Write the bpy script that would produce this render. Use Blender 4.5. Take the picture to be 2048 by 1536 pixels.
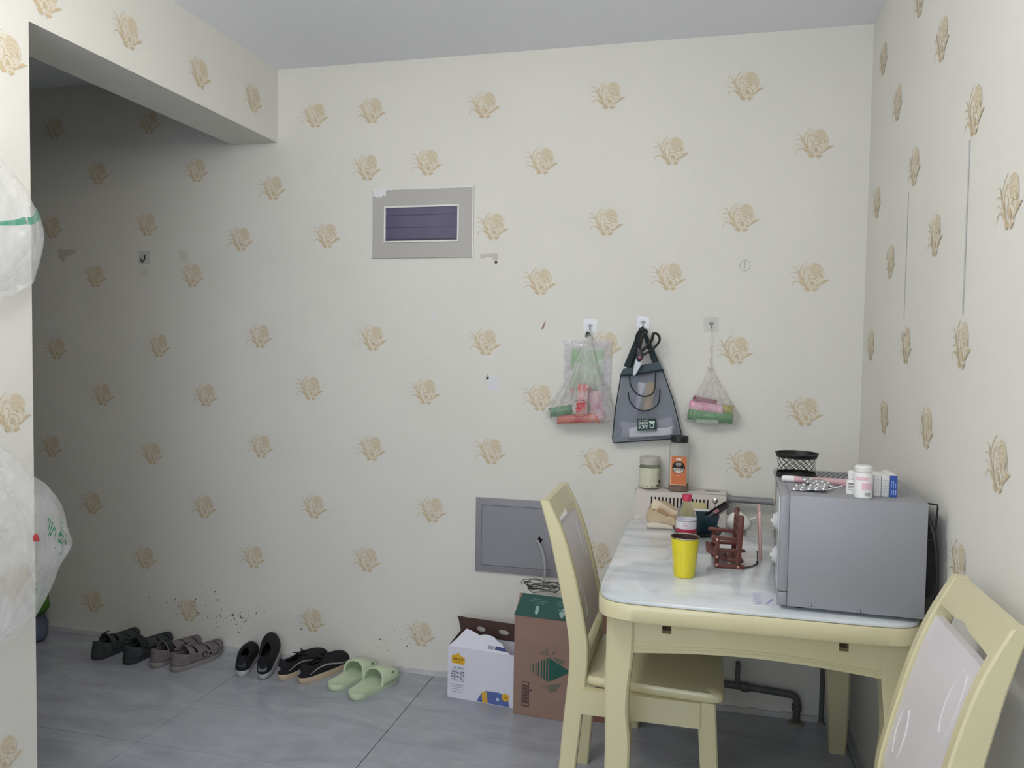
import bpy, bmesh, math, random
from math import sin, cos, pi, radians
from mathutils import Vector, Matrix, noise
random.seed(7)
S = bpy.context.scene
for o in list(bpy.data.objects): bpy.data.objects.remove(o)
COL = S.collection

# ------------------------------------------------------------------ camera, world, exposure
CAMH = 1.382; D = 3.1036; RX = 0.5562; BX = -1.8214; HC = 2.567; HB = 2.257; BT = 0.219; PY = 1.813
def cam_axes(yaw, pitch, roll):
    f = Vector((-sin(yaw)*cos(pitch), cos(yaw)*cos(pitch), sin(pitch)))
    r = Vector((cos(yaw), sin(yaw), 0)); u = r.cross(f)
    return cos(roll)*r + sin(roll)*u, -sin(roll)*r + cos(roll)*u, f
cr, cu, cf = cam_axes(radians(13.782), radians(-2.549), radians(0.887))
cd = bpy.data.cameras.new('camera'); cam = bpy.data.objects.new('camera', cd); COL.objects.link(cam)
m = Matrix((cr, cu, -cf)).transposed().to_4x4(); m.translation = (0, 0, CAMH)
cam.matrix_world = m
cd.sensor_width = 36; cd.lens = 1575.16/2048*36; cd.clip_start = .02
S.camera = cam
S.view_settings.view_transform = 'Standard'; S.view_settings.look = 'None'
S.view_settings.gamma = 1; S.view_settings.use_curve_mapping = False
S.view_settings.exposure = 0.68
W = bpy.data.worlds.new('world'); S.world = W; W.use_nodes = True
W.node_tree.nodes['Background'].inputs[0].default_value = (.75, .85, 1, 1)
W.node_tree.nodes['Background'].inputs[1].default_value = 1.0
# added cool fill light, set in the unseen window opening behind the camera
ld = bpy.data.lights.new('rear_cool_fill', 'AREA'); ld.shape = 'RECTANGLE'; ld.size = 1.5; ld.size_y = 1.3
ld.energy = 13; ld.color = (.82, .91, 1)
lo = bpy.data.objects.new('rear_cool_fill', ld); COL.objects.link(lo)
lo.location = (-.63, -1.27, 1.55); lo.rotation_euler = (radians(90), 0, 0)
LAMP_STRENGTH = 16.5

# ------------------------------------------------------------------ helpers
def lin(c):
    return tuple(((v/255)/12.92 if v/255 <= .04045 else ((v/255+.055)/1.055)**2.4) for v in c)
MATS = {}
def mat(name, rgb, rough=.6, metal=0, bump=0, bscale=200, var=0, vscale=8, rgb2=None, emis=0, spec=.5, trans=0, alpha=1, coat=0, ior=1.45, stretch=None):
    if name in MATS: return MATS[name]
    M = bpy.data.materials.new(name); M.use_nodes = True; nt = M.node_tree; N = nt.nodes; L = nt.links
    b = N['Principled BSDF']; c = (*lin(rgb), 1)
    b.inputs['Base Color'].default_value = c; b.inputs['Roughness'].default_value = rough
    b.inputs['Metallic'].default_value = metal; b.inputs['Specular IOR Level'].default_value = spec
    b.inputs['IOR'].default_value = ior
    if trans: b.inputs['Transmission Weight'].default_value = trans
    if coat: b.inputs['Coat Weight'].default_value = coat; b.inputs['Coat Roughness'].default_value = .06
    if emis: b.inputs['Emission Color'].default_value = c; b.inputs['Emission Strength'].default_value = emis
    tc = N.new('ShaderNodeTexCoord')
    src = tc.outputs['Object']
    if stretch:
        mp = N.new('ShaderNodeMapping'); mp.inputs['Scale'].default_value = stretch; L.new(src, mp.inputs['Vector']); src = mp.outputs['Vector']
    if var or rgb2:
        n = N.new('ShaderNodeTexNoise'); n.inputs['Scale'].default_value = vscale; n.inputs['Detail'].default_value = 6
        L.new(src, n.inputs['Vector'])
        r = N.new('ShaderNodeValToRGB'); L.new(n.outputs['Fac'], r.inputs['Fac'])
        r.color_ramp.elements[0].position = .32; r.color_ramp.elements[1].position = .68
        c2 = lin(rgb2) if rgb2 else tuple(max(0, x*(1-var)) for x in c[:3])
        r.color_ramp.elements[0].color = (*c2, 1); r.color_ramp.elements[1].color = c
        L.new(r.outputs['Color'], b.inputs['Base Color'])
    if bump:
        n2 = N.new('ShaderNodeTexNoise'); n2.inputs['Scale'].default_value = bscale; n2.inputs['Detail'].default_value = 3
        L.new(src, n2.inputs['Vector'])
        bp = N.new('ShaderNodeBump'); bp.inputs['Strength'].default_value = bump; bp.inputs['Distance'].default_value = .002
        L.new(n2.outputs['Fac'], bp.inputs['Height']); L.new(bp.outputs['Normal'], b.inputs['Normal'])
    if alpha < 1:
        o = N['Material Output']; t = N.new('ShaderNodeBsdfTransparent'); mx = N.new('ShaderNodeMixShader')
        mx.inputs[0].default_value = alpha; L.new(t.outputs[0], mx.inputs[1]); L.new(b.outputs[0], mx.inputs[2]); L.new(mx.outputs[0], o.inputs[0])
    MATS[name] = M
    return M
def plastic_film(name, rgb, dens=.35, rough=.18, nsc=22, stretch=(1,1,1)):
    """thin translucent film: see-through with diffuse haze and gloss"""
    if name in MATS: return MATS[name]
    M = bpy.data.materials.new(name); M.use_nodes = True; nt = M.node_tree; N = nt.nodes; L = nt.links
    b = N['Principled BSDF']; b.inputs['Base Color'].default_value = (*lin(rgb), 1); b.inputs['Roughness'].default_value = rough
    b.inputs['Coat Weight'].default_value = 1; b.inputs['Coat Roughness'].default_value = .07
    tl = N.new('ShaderNodeBsdfTranslucent'); tl.inputs[0].default_value = (*lin(rgb), 1)
    m1 = N.new('ShaderNodeMixShader'); m1.inputs[0].default_value = .4; L.new(b.outputs[0], m1.inputs[1]); L.new(tl.outputs[0], m1.inputs[2])
    t = N.new('ShaderNodeBsdfTransparent'); m2 = N.new('ShaderNodeMixShader')
    tc = N.new('ShaderNodeTexCoord'); n = N.new('ShaderNodeTexNoise'); n.inputs['Scale'].default_value = nsc; n.inputs['Detail'].default_value = 3; n.inputs['Distortion'].default_value = 1.5
    mp = N.new('ShaderNodeMapping'); mp.inputs['Scale'].default_value = stretch; L.new(tc.outputs['Object'], mp.inputs['Vector']); L.new(mp.outputs['Vector'], n.inputs['Vector'])
    mr = N.new('ShaderNodeMapRange'); mr.inputs['From Min'].default_value = .3; mr.inputs['From Max'].default_value = .7
    mr.inputs['To Min'].default_value = dens*.65; mr.inputs['To Max'].default_value = min(1, dens*1.4)
    L.new(n.outputs['Fac'], mr.inputs['Value']); L.new(mr.outputs['Result'], m2.inputs[0])
    bp = N.new('ShaderNodeBump'); bp.inputs['Strength'].default_value = .6; bp.inputs['Distance'].default_value = .01
    L.new(n.outputs['Fac'], bp.inputs['Height']); L.new(bp.outputs['Normal'], b.inputs['Normal'])
    L.new(t.outputs[0], m2.inputs[1]); L.new(m1.outputs[0], m2.inputs[2]); L.new(m2.outputs[0], N['Material Output'].inputs[0])
    MATS[name] = M
    return M

class MB:
    def __init__(s): s.bm = bmesh.new()
    def box(s, x0, x1, y0, y1, z0, z1, bev=0, seg=2):
        v = [s.bm.verts.new(p) for p in ((x0,y0,z0),(x1,y0,z0),(x1,y1,z0),(x0,y1,z0),(x0,y0,z1),(x1,y0,z1),(x1,y1,z1),(x0,y1,z1))]
        f = [s.bm.faces.new([v[i] for i in q]) for q in ((3,2,1,0),(4,5,6,7),(0,1,5,4),(1,2,6,5),(2,3,7,6),(3,0,4,7))]
        if bev:
            e = {e for ff in f for e in ff.edges}
            bmesh.ops.bevel(s.bm, geom=list(e), offset=bev, segments=seg, affect='EDGES', profile=.5)
        return s
    def prism(s, poly, a, b, axis='z', bev=0):
        """poly in the plane perpendicular to axis: z:(x,y) y:(x,z) x:(y,z)"""
        def P(p, t): return {'z': (p[0],p[1],t), 'y': (p[0],t,p[1]), 'x': (t,p[0],p[1])}[axis]
        A = [s.bm.verts.new(P(p,a)) for p in poly]; B = [s.bm.verts.new(P(p,b)) for p in poly]; n = len(poly)
        fs = [s.bm.faces.new(A), s.bm.faces.new(B[::-1])]
        side = [s.bm.faces.new((A[(i+1)%n],A[i],B[i],B[(i+1)%n])) for i in range(n)]
        bmesh.ops.recalc_face_normals(s.bm, faces=fs+side)
        if bev:
            bmesh.ops.bevel(s.bm, geom=[e for f in fs for e in f.edges], offset=bev, segments=2, affect='EDGES', profile=.5)
        return s
    def stack(s, loops, cap0=True, cap1=True, closed=True):
        V = [[s.bm.verts.new(p) for p in l] for l in loops]; n = len(loops[0]); fs = []
        for a, b in zip(V, V[1:]):
            for i in range(n if closed else n-1):
                j = (i+1) % n
                fs.append(s.bm.faces.new((a[i],a[j],b[j],b[i])))
        if cap0: fs.append(s.bm.faces.new(V[0][::-1]))
        if cap1: fs.append(s.bm.faces.new(V[-1]))
        bmesh.ops.recalc_face_normals(s.bm, faces=fs)
        return s
    def lathe(s, prof, seg=32, c=(0,0,0), cap0=True, cap1=True):
        return s.stack([[(c[0]+r*cos(2*pi*k/seg), c[1]+r*sin(2*pi*k/seg), c[2]+z) for k in range(seg)] for r, z in prof], cap0, cap1)
    def tube(s, pts, r, seg=8, closed=False):
        pts = [Vector(p) for p in pts]; n = len(pts); loops = []
        up = Vector((0,0,1)); prev = None
        for i, p in enumerate(pts):
            t = (pts[(i+1)%n]-pts[i-1]) if closed else (pts[min(i+1,n-1)]-pts[max(i-1,0)])
            t.normalize()
            if prev is None:
                a = t.cross(up if abs(t.z) < .9 else Vector((1,0,0))).normalized()
            else:
                a = (prev - t*prev.dot(t)).normalized()
            prev = a; b = t.cross(a); rr = r[i] if isinstance(r, (list,tuple)) else r
            loops.append([p + rr*(cos(2*pi*k/seg)*a + sin(2*pi*k/seg)*b) for k in range(seg)])
        if closed: loops.append(loops[0]); return s.stack(loops, False, False)
        return s.stack(loops)
    def grid(s, fn, nu, nv):
        V = [[s.bm.verts.new(fn(i/nu, j/nv)) for j in range(nv+1)] for i in range(nu+1)]
        for i in range(nu):
            for j in range(nv): s.bm.faces.new((V[i][j],V[i+1][j],V[i+1][j+1],V[i][j+1]))
        return s
    def ball(s, c, r, seg=16, rings=10):
        rx, ry, rz = r if isinstance(r, (list,tuple)) else (r,r,r)
        return s.stack([[(c[0]+rx*sin(pi*(j+.02)/(rings+.04))*cos(2*pi*k/seg), c[1]+ry*sin(pi*(j+.02)/(rings+.04))*sin(2*pi*k/seg), c[2]-rz*cos(pi*(j+.02)/(rings+.04))) for k in range(seg)] for j in range(rings+1)])
    def flat(s, poly, z=0, mi=0):
        f = s.bm.faces.new([s.bm.verts.new((p[0],p[1],z)) for p in poly]); f.material_index = mi
        f.normal_update()
        if f.normal.z < 0: f.normal_flip()
        return s
    def build(s, name, m=None, parent=None, loc=None, rot=None, smooth=35, solid=0, sub=0):
        me = bpy.data.meshes.new(name); s.bm.to_mesh(me); s.bm.free()
        for q in (m if isinstance(m, (list,tuple)) else [m]):
            if q: me.materials.append(q)
        if smooth:
            me.shade_smooth()
            if smooth < 180: me.set_sharp_from_angle(angle=radians(smooth))
        o = bpy.data.objects.new(name, me); COL.objects.link(o)
        if parent: o.parent = parent
        if loc: o.location = loc
        if rot: o.rotation_euler = rot
        if solid:
            md = o.modifiers.new('solid', 'SOLIDIFY'); md.thickness = solid; md.offset = 0
        if sub:
            md = o.modifiers.new('sub', 'SUBSURF'); md.levels = sub; md.render_levels = sub
        return o
def tag(o, label, cat, group=None):
    o['label'] = label; o['category'] = cat
    if group: o['group'] = group
    return o
def thing(name, label, cat, loc=(0,0,0), rz=0, group=None):
    o = bpy.data.objects.new(name, None); COL.objects.link(o); o.empty_display_size = .05
    o.location = loc; o.rotation_euler = (0,0,rz)
    return tag(o, label, cat, group)
def struct(o): o['kind'] = 'structure'; return o
def smoothpts(pts, n=6):
    """Catmull-Rom through pts"""
    P = [Vector(p) for p in pts]; out = []
    for i in range(len(P)-1):
        a, b, c, d = P[max(i-1,0)], P[i], P[i+1], P[min(i+2,len(P)-1)]
        for k in range(n):
            t = k/n
            out.append(.5*((2*b)+(c-a)*t+(2*a-5*b+4*c-d)*t*t+(3*b-a-3*c+d)*t**3))
    out.append(P[-1]); return out
_txt = {}
def text(s, size, m, parent, loc, rot=(pi/2,0,0), name='lettering', align='CENTER', bold=0, sx=1):
    cu_ = bpy.data.curves.new('t', 'FONT'); cu_.body = s; cu_.size = size; cu_.align_x = align; cu_.align_y = 'CENTER'
    cu_.resolution_u = 3; cu_.offset = bold; cu_.fill_mode = 'FRONT'
    to = bpy.data.objects.new('t', cu_); COL.objects.link(to)
    bpy.context.view_layer.update()
    dg = bpy.context.evaluated_depsgraph_get()
    me = bpy.data.meshes.new_from_object(to.evaluated_get(dg)); me.name = name
    bpy.data.objects.remove(to); me.materials.clear(); me.materials.append(m)
    o = bpy.data.objects.new(name, me); COL.objects.link(o); o.parent = parent; o.location = loc; o.rotation_euler = rot
    o.scale = (sx,1,1)
    return o
def ribbon(pts, w, n=5):
    """flat 2-D stroke polygon strip from points; returns list of quads"""
    P = smoothpts([(p[0],p[1],0) for p in pts], n); q = []
    L_, R_ = [], []
    for i, p in enumerate(P):
        t = (P[min(i+1,len(P)-1)]-P[max(i-1,0)]).normalized(); nrm = Vector((-t.y,t.x,0))
        ww = w*(.35+.65*sin(pi*(i+.6)/(len(P)+.2)))/2
        L_.append(p+nrm*ww); R_.append(p-nrm*ww)
    for i in range(len(P)-1): q.append([L_[i][:2],R_[i][:2],R_[i+1][:2],L_[i+1][:2]])
    return q

# ------------------------------------------------------------------ materials
def wall_material(name, rgb):
    M = mat(name, rgb, rough=.75, bump=.25, bscale=420, var=.03, vscale=3, spec=.25)
    return M
M_wall = wall_material('cream_wallpaper', (231,229,222))
M_ceil = mat('white_ceiling_paint', (240,242,246), rough=.9, bump=.1, bscale=120)
M_tan = mat('wallpaper_print_tan', (209,191,160), rough=.7)
M_tan2 = mat('wallpaper_print_pale', (227,220,204), rough=.7)
M_tan3 = mat('wallpaper_print_mid', (220,208,184), rough=.7)
M_base = mat('white_skirting', (214,212,214), rough=.5, var=.15, vscale=12)
M_yel = mat('pale_yellow_lacquer', (215,207,168), rough=.32, coat=.35, bump=.04, bscale=30)
M_dark = mat('black_plastic', (26,26,28), rough=.4)
M_white = mat('white_plastic', (232,231,230), rough=.35)
M_grout = mat('dark_grout', (108,110,118), rough=.9)

def floor_tile_material():
    M = bpy.data.materials.new('grey_marble_tile'); M.use_nodes = True; N = M.node_tree.nodes; L = M.node_tree.links
    b = N['Principled BSDF']; b.inputs['Roughness'].default_value = .22; b.inputs['Specular IOR Level'].default_value = .45
    g = N.new('ShaderNodeNewGeometry')
    mp = N.new('ShaderNodeMapping'); mp.inputs['Scale'].default_value = (2.2,5,1); mp.inputs['Rotation'].default_value = (0,0,.4); L.new(g.outputs['Position'], mp.inputs['Vector'])
    n = N.new('ShaderNodeTexNoise'); n.inputs['Scale'].default_value = 1.6; n.inputs['Detail'].default_value = 9; n.inputs['Roughness'].default_value = .62; n.inputs['Distortion'].default_value = .8
    L.new(mp.outputs[0], n.inputs['Vector'])
    r = N.new('ShaderNodeValToRGB'); e = r.color_ramp.elements
    e[0].position = .28; e[0].color = (*lin((154,157,166)),1); e[1].position = .74; e[1].color = (*lin((184,187,196)),1)
    L.new(n.outputs['Fac'], r.inputs['Fac']); L.new(r.outputs['Color'], b.inputs['Base Color'])
    return M
M_tile = floor_tile_material()

# ------------------------------------------------------------------ room shell
YF = -1.3; AX = -4.3
fl = struct(MB().box(AX, RX+.12, YF-.12, D+.12, -.1, -.004).build('floor', M_grout, smooth=0))
xs = [-1.080+.8*k for k in range(-5, 4)]; ys = [2.292+.8*k for k in range(-5, 2)]
g = .0014
tile_mesh = None
for i in range(len(xs)-1):
    for j in range(len(ys)-1):
        x0, x1, y0, y1 = max(xs[i],AX), min(xs[i+1],RX), max(ys[j],YF), min(ys[j+1],D)
        if x1-x0 < .02 or y1-y0 < .02: continue
        full = x1-x0 > .799 and y1-y0 > .799
        if full and tile_mesh:
            t = bpy.data.objects.new('tile', tile_mesh); COL.objects.link(t); t.parent = fl
        else:
            w, h = (x1-x0)/2-g, (y1-y0)/2-g
            t = MB().box(-w,w,-h,h,-.004,0,bev=.0008,seg=1).build('tile', M_tile, fl)
            if full: tile_mesh = t.data
        t.location = ((x0+x1)/2,(y0+y1)/2,0)
struct(MB().box(AX-.12, RX+.12, YF-.12, D+.12, HC, HC+.1).build('ceiling', M_ceil, smooth=0))
wb = struct(MB().box(AX-.12, RX+.12, D, D+.12, 0, HC).build('wall_back', M_wall, smooth=0))
wr = struct(MB().box(RX, RX+.12, YF-.12, D, 0, HC).build('wall_right', M_wall, smooth=0))
wl = struct(MB().box(BX-BT, BX, YF, PY, 0, HC).build('wall_left', M_wall, smooth=0))
bmw = struct(MB().box(BX-BT, BX, PY, D, HB, HC).build('trim_1', M_wall, smooth=0))
struct(MB().box(AX-.12, AX, YF-.12, D, 0, HC).build('wall_hall', M_wall, smooth=0))
# wall behind the camera, with an unseen window added for the cool fill
wf = MB(); wx0, wx1, wz0, wz1 = -1.4, .14, .9, 2.2
wf.box(AX, wx0, YF-.12, YF, 0, HC).box(wx1, RX, YF-.12, YF, 0, HC).box(wx0, wx1, YF-.12, YF, 0, wz0).box(wx0, wx1, YF-.12, YF, wz1, HC)
struct(wf.build('wall_front', M_wall, smooth=0))
win = MB()
for a in (wx0, -.65, wx1-.05): win.box(a, a+.05, YF-.1, YF-.04, wz0, wz1)
win.box(wx0, wx1, YF-.1, YF-.04, wz0, wz0+.05).box(wx0, wx1, YF-.1, YF-.04, wz1-.05, wz1)
wo = struct(win.build('window_added', M_white, smooth=0))
MB().box(wx0+.05, wx1-.05, YF-.075, YF-.07, wz0+.05, wz1-.05).build('pane', mat('window_glass', (255,255,255), rough=0, trans=1, alpha=.3), wo, smooth=0)
bb = MB()
pts = [AX + (RX-AX)*k/120 for k in range(121)]
for a, b in zip(pts, pts[1:]):
    h = .017 + .006*random.random()
    bb.box(a, b, D-.012-.002*random.random(), D, 0, h)
struct(bb.build('baseboard_back', M_base, smooth=0))
br = MB().box(RX-.012, RX, 1.0, D-.014, 0, .02); struct(br.build('baseboard_right', M_base, smooth=0))

# wallpaper flower print
def motif_mesh():
    b = MB(); k = .000141
    def T(p): return ((p[0]-545)*k, -(p[1]-770)*k)
    cnt = [0]
    def F(poly, z, mi): cnt[0] += 1; b.flat([T(p) for p in poly], z+cnt[0]*1e-5, mi)
    def St(pts, w, mi=0, z=.0006):
        cnt[0] += 1
        for q in ribbon([T(p) for p in pts], w*k): b.flat(q, z+cnt[0]*1e-5, mi)
    F([(250,640),(320,500),(450,430),(600,400),(740,425),(840,510),(885,640),(900,790),(850,920),(760,1060),(620,1150),(470,1120),(330,990),(250,840)], .0002, 1)
    F([(690+160*cos(t*pi/12), 590+165*sin(t*pi/12)) for t in range(24)], .0003, 2)
    for p, w in (([(470,370),(380,440),(300,560),(290,690),(350,860)],20), ([(540,535),(430,540),(385,630),(375,770),(430,940)],22),
                 ([(80,515),(180,530),(235,640),(305,730),(400,900)],20), ([(60,665),(130,645),(230,680),(320,820),(440,980)],20),
                 ([(95,1020),(130,920),(230,885),(340,960),(460,1050)],22), ([(465,1030),(485,900),(540,820),(630,812),(725,880),(735,950)],24),
                 ([(430,700),(480,690),(520,740),(500,840)],22), ([(545,640),(620,600),(720,590),(820,640)],14), ([(550,560),(640,500),(740,490),(830,540)],12),
                 ([(560,700),(660,660),(770,690),(850,740)],14), ([(560,760),(640,730),(720,760)],16), ([(640,830),(720,780),(800,800),(850,760)],18), ([(70,790),(160,770),(260,830)],12), ([(570,460),(660,425),(760,440)],10),
                 ([(850,560),(880,650),(870,760),(800,880)],14), ([(420,620),(470,560),(540,600)],12), ([(760,900),(720,980),(640,1030)],18), ([(540,860),(560,960),(520,1060)],16),
                 ([(330,900),(420,960),(500,1060),(560,1120)],24), ([(600,900),(640,960),(620,1050)],20), ([(300,760),(350,830),(420,900)],20), ([(210,560),(250,620),(330,650)],12)):
        St(p, w)
    for poly in ([(270,850),(340,890),(430,965),(520,1060),(460,1055),(340,965)], [(390,1070),(450,1050),(560,1085),(530,1140),(470,1148)],
                 [(780,975),(850,880),(930,835),(1035,842),(950,895),(840,965)], [(680,1030),(760,970),(840,950),(790,1000),(710,1035)],
                 [(600,1075),(720,1070),(755,1100),(700,1130),(645,1165)], [(785,670),(825,695),(850,745),(805,785),(788,740)], [(640,740),(700,735),(722,762),(682,795)],
                 [(540,890),(600,865),(670,955),(600,995),(545,980)], [(360,770),(400,810),(430,910),(395,895)]):
        F(poly, .0009, 0)
    o = b.build('flower_motif', [M_tan, M_tan2, M_tan3], smooth=0); me = o.data; bpy.data.objects.remove(o)
    return me
MOT = motif_mesh()
BW = [(-2.981,2.377),(-2.469,2.378),(-2.743,2.16),(-2.225,2.154),(-3.001,1.919),(-2.482,1.921),(-2.762,1.69),(-2.247,1.689),(-1.846,2.064),(-2.002,1.847),(-1.588,1.854),(-1.647,2.364),(-1.387,2.37),(-0.896,2.364),(-0.395,2.372),(0.118,2.376),(-1.406,2.135),(-1.137,2.145),(-0.655,2.131),(-0.149,2.148),(0.366,2.152),(-0.868,1.877),(-0.393,1.884),(0.113,1.889),(-0.654,1.654),(-0.147,1.67),(0.367,1.665),(-2.983,1.353),(-2.422,1.373),(-2.725,1.141),(-2.179,1.154),(-1.908,1.422),(-1.663,1.199),(-1.375,1.419),(-1.135,1.199),(-0.878,1.409),(-0.648,1.188),(-0.387,1.403),(0.107,1.391),(0.361,1.166),(-3.014,0.884),(-2.462,0.879),(-1.902,0.936),(-1.376,0.949),(-0.848,0.962),(-0.413,0.943),(0.152,0.959),(-2.788,0.627),(-2.188,0.648),(-1.644,0.683),(-1.101,0.704),(-2.502,0.39),(-1.939,0.439),(-1.393,0.469),(-0.399,0.566),(-2.787,0.159),(-2.27,0.165),(-1.649,0.18),(-1.144,0.17),(-3.25,2.16),(-3.27,1.69),(-3.25,1.141),(-3.3,.63)]
RW = [(2.454,2.382),(2.214,2.175),(2.92,2.378),(2.685,2.16),(1.934,1.917),(2.444,1.912),(1.702,1.679),(2.942,1.903),(2.208,1.687),(2.702,1.675),(2.464,1.411),(2.958,1.415),(1.958,1.407),(2.714,1.185),(2.217,1.197),(1.703,1.172),(1.916,0.919),(1.93,2.38),(1.7,2.15),(1.45,1.91),(1.2,1.68),(1.45,1.41),(1.2,1.18),(1.45,.93)]
LW = [(2.194,2.378),(2.562,2.373),(2.913,2.387),(1.737,2.145),(1.738,1.19),(1.697,.257),(1.861,2.345),(1.48,1.92),(1.2,2.15),(1.5,.95),(1.75,.72)]
def put_motif(parent, loc, rot, sc=1):
    o = bpy.data.objects.new('flower_motif', MOT); COL.objects.link(o); o.parent = parent; o.location = loc; o.rotation_euler = rot; o.scale = (sc,sc,1)
for x, z in BW:
    if x == -.413 or x == -.399: pass
    if abs(x+.868) < .001:   # half a flower, trimmed at the breaker panel
        x = -.852
    put_motif(wb, (x, D-.0003, z), (pi/2, 0, radians(0)), 1.0 if x > -1.5 else .97)
for y, z in RW: put_motif(wr, (RX-.0003, y, z), (pi/2, 0, -pi/2))
for y, z in LW: put_motif(wl if y < PY else bmw, (BX+.0003, y, z), (pi/2, 0, pi/2))
# fine pencilled 1 in a circle on the wall, mould specks, torn paper marks
M_pen = mat('pencil_grey', (150,146,138), rough=.9)
b = MB()
circ = [(.0195*cos(2*pi*k/40), .021*sin(2*pi*k/40)) for k in range(41)]
for p, q in zip(circ, circ[1:]): b.flat([p, q, (q[0]*.93,q[1]*.93), (p[0]*.93,p[1]*.93)], .0005)
b.flat([(-.0035,.016),(-.0015,.016),(-.0015,-.013),(-.0035,-.013)], .0005)
b.flat([(.0015,.012),(.0022,.012),(.0022,-.009),(.0015,-.009)], .0005)
b.build('pencil_mark', M_pen, wb, (.135, D-.0002, 1.709), (pi/2,0,0), smooth=0)
b = MB()
cl = [(-1.96,.125,.07,30),(-2.06,.12,.08,26),(-2.2,.12,.1,24),(-1.7,.12,.06,8),(-1.35,.11,.1,10),(-2.4,.2,.15,14),(-1.2,.13,.05,5)]
for cx, cz, sg, n in cl:
    for _ in range(n):
        x, z = random.gauss(cx, sg*.7), abs(random.gauss(cz, sg*.45))+.03; r = random.choice((.0015,.002,.002,.003,.0042))
        b.flat([(x+r*cos(t*pi/3.5)*random.uniform(.7,1.1), z+r*sin(t*pi/3.5)) for t in range(7)], .0005)
o = b.build('mould_specks', mat('mould_black', (96,92,84), rough=.95), wb, (0, D-.0002, 0), (pi/2,0,0), smooth=0); o['kind'] = 'stuff'
def scrap(poly, rgb, nm, z=.0006, parent=wb, x0=0, z0=0):
    return MB().flat(poly, z).build('wall_scrap', mat(nm, rgb, rough=.8), parent, (x0, D-.0002, z0), (pi/2,0,0), smooth=0)
scrap([(-.625,1.502),(-.630,1.48),(-.635,1.463),(-.644,1.463),(-.636,1.482)], (150,124,112), 'torn_paper_brown')
scrap([(-.905,1.765),(-.83,1.768),(-.826,1.75),(-.835,1.728),(-.846,1.735),(-.85,1.75),(-.87,1.755),(-.9,1.747)], (206,200,190), 'plaster_grey')
scrap([(-.838,1.738),(-.83,1.735),(-.832,1.722),(-.842,1.727)], (140,132,124), 'plaster_dark')
scrap([(-.868,1.262),(-.85,1.27),(-.815,1.268),(-.82,1.215),(-.86,1.212)], (226,226,232), 'torn_paper_white')
scrap([(-.872,1.27),(-.866,1.28),(-.858,1.262),(-.872,1.25)], (190,182,172), 'plaster_tan')
scrap([(-1.105,1.52),(-1.092,1.518),(-1.098,1.49),(-1.108,1.495)], (230,228,224), 'torn_paper_white')
scrap([(-2.965,1.815),(-2.86,1.812),(-2.87,1.795),(-2.92,1.78),(-2.935,1.755),(-2.96,1.775)], (206,200,188), 'plaster_brown')
scrap([(-2.315,1.8),(-2.27,1.8),(-2.265,1.75),(-2.31,1.75)], (219,216,206), 'plaster_pale')
scrap([(-2.51,1.72),(-2.475,1.72),(-2.475,1.685),(-2.51,1.685)], (219,216,206), 'plaster_pale')
# peeled seams on the right wall
for y, z0, z1, w, nm in ((1.955,1.474,1.86,.009,'peel_wide'),(2.497,1.484,1.85,.004,'peel_thin')):
    b = MB(); n = 14
    for k in range(n):
        a, c = z0+(z1-z0)*k/n, z0+(z1-z0)*(k+1)/n
        b.flat([(-w*(.7+.3*((k*7)%3)/2),a),(w*.3,a),(w*.3,c),(-w*(.7+.3*((k*7+7)%3)/2),c)], .0006)
    b.build('peeled_seam', mat('bare_plaster', (203,203,204), rough=.9), wr, (RX-.0002, y, 0), (pi/2,0,-pi/2), smooth=0)

# ------------------------------------------------------------------ ceiling lamp (out of view, lights the room)
t = thing('ceiling_lamp', 'white globe ceiling lamp in the middle of the room', 'lamp', (-.9, 1.1, HC-.40))
MB().lathe([(.055,.4),(.06,.39),(.055,.375),(.012,.37),(.012,.31)], 32).build('stem', mat('lamp_rim', (220,220,220), rough=.3, metal=.6), t)
MB().lathe([(max(.004,.165*sin(pi*k/20)), .16-.16*cos(pi*k/20)) for k in range(21)], 48).build('diffuser', mat('lamp_diffuser', (255,251,244), rough=.5, emis=LAMP_STRENGTH), t)

# ------------------------------------------------------------------ wall panels
t = thing('breaker_panel', 'grey electrical breaker panel with a dark violet window on back wall', 'breaker panel', (-1.155, D, 1.754))
M_bp = mat('panel_warm_grey', (184,181,177), rough=.5)
b = MB(); w, h = .219, .287
b.box(-w,-.162,-.008,0,0,h).box(.16,w,-.008,0,0,h).box(-.162,.16,-.008,0,0,.07).box(-.162,.16,-.008,0,.208,h)
b.build('cover_plate', M_bp, t, smooth=0)
b = MB().box(-.219,.219,-.0095,-.008,.281,.287).box(-.222,-.2185,-.009,0,0,.287).box(.2185,.2235,-.009,0,-.002,.289)
b.build('pale_edge', M_white, t, smooth=0)
b = MB()
for a in ((-.165,.163,.207,.214),(-.165,.163,.064,.0705)): b.box(a[0],a[1],-.013,-.004,a[2],a[3])
b.box(-.165,-.158,-.013,-.004,.07,.208).box(.156,.163,-.013,-.004,.07,.208)
b.build('window_frame', M_white, t, smooth=0)
win = MB().box(-.158,.156,-.0075,-.005,.0705,.207).build('window', mat('violet_glass', (96,92,122), rough=.12, var=.15, vscale=6), t, smooth=0)
win['label'] = 'dark violet see-through window'
MB().box(-.152,.14,-.0085,-.0075,.176,.178).box(-.152,.13,-.0085,-.0075,.124,.1255).box(-.156,.15,-.012,-.0075,.072,.078).build('ridge', mat('violet_dark', (66,62,84), rough=.3), win, smooth=0)
b = MB().flat([(-.216,.283),(-.158,.283),(-.158,.262),(-.163,.255),(-.168,.262),(-.18,.252),(-.2,.252),(-.207,.258),(-.216,.256)], .0093)
b.build('torn_sticker', mat('paper_white', (228,228,232), rough=.8), t, rot=(pi/2,0,0), smooth=0)

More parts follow.
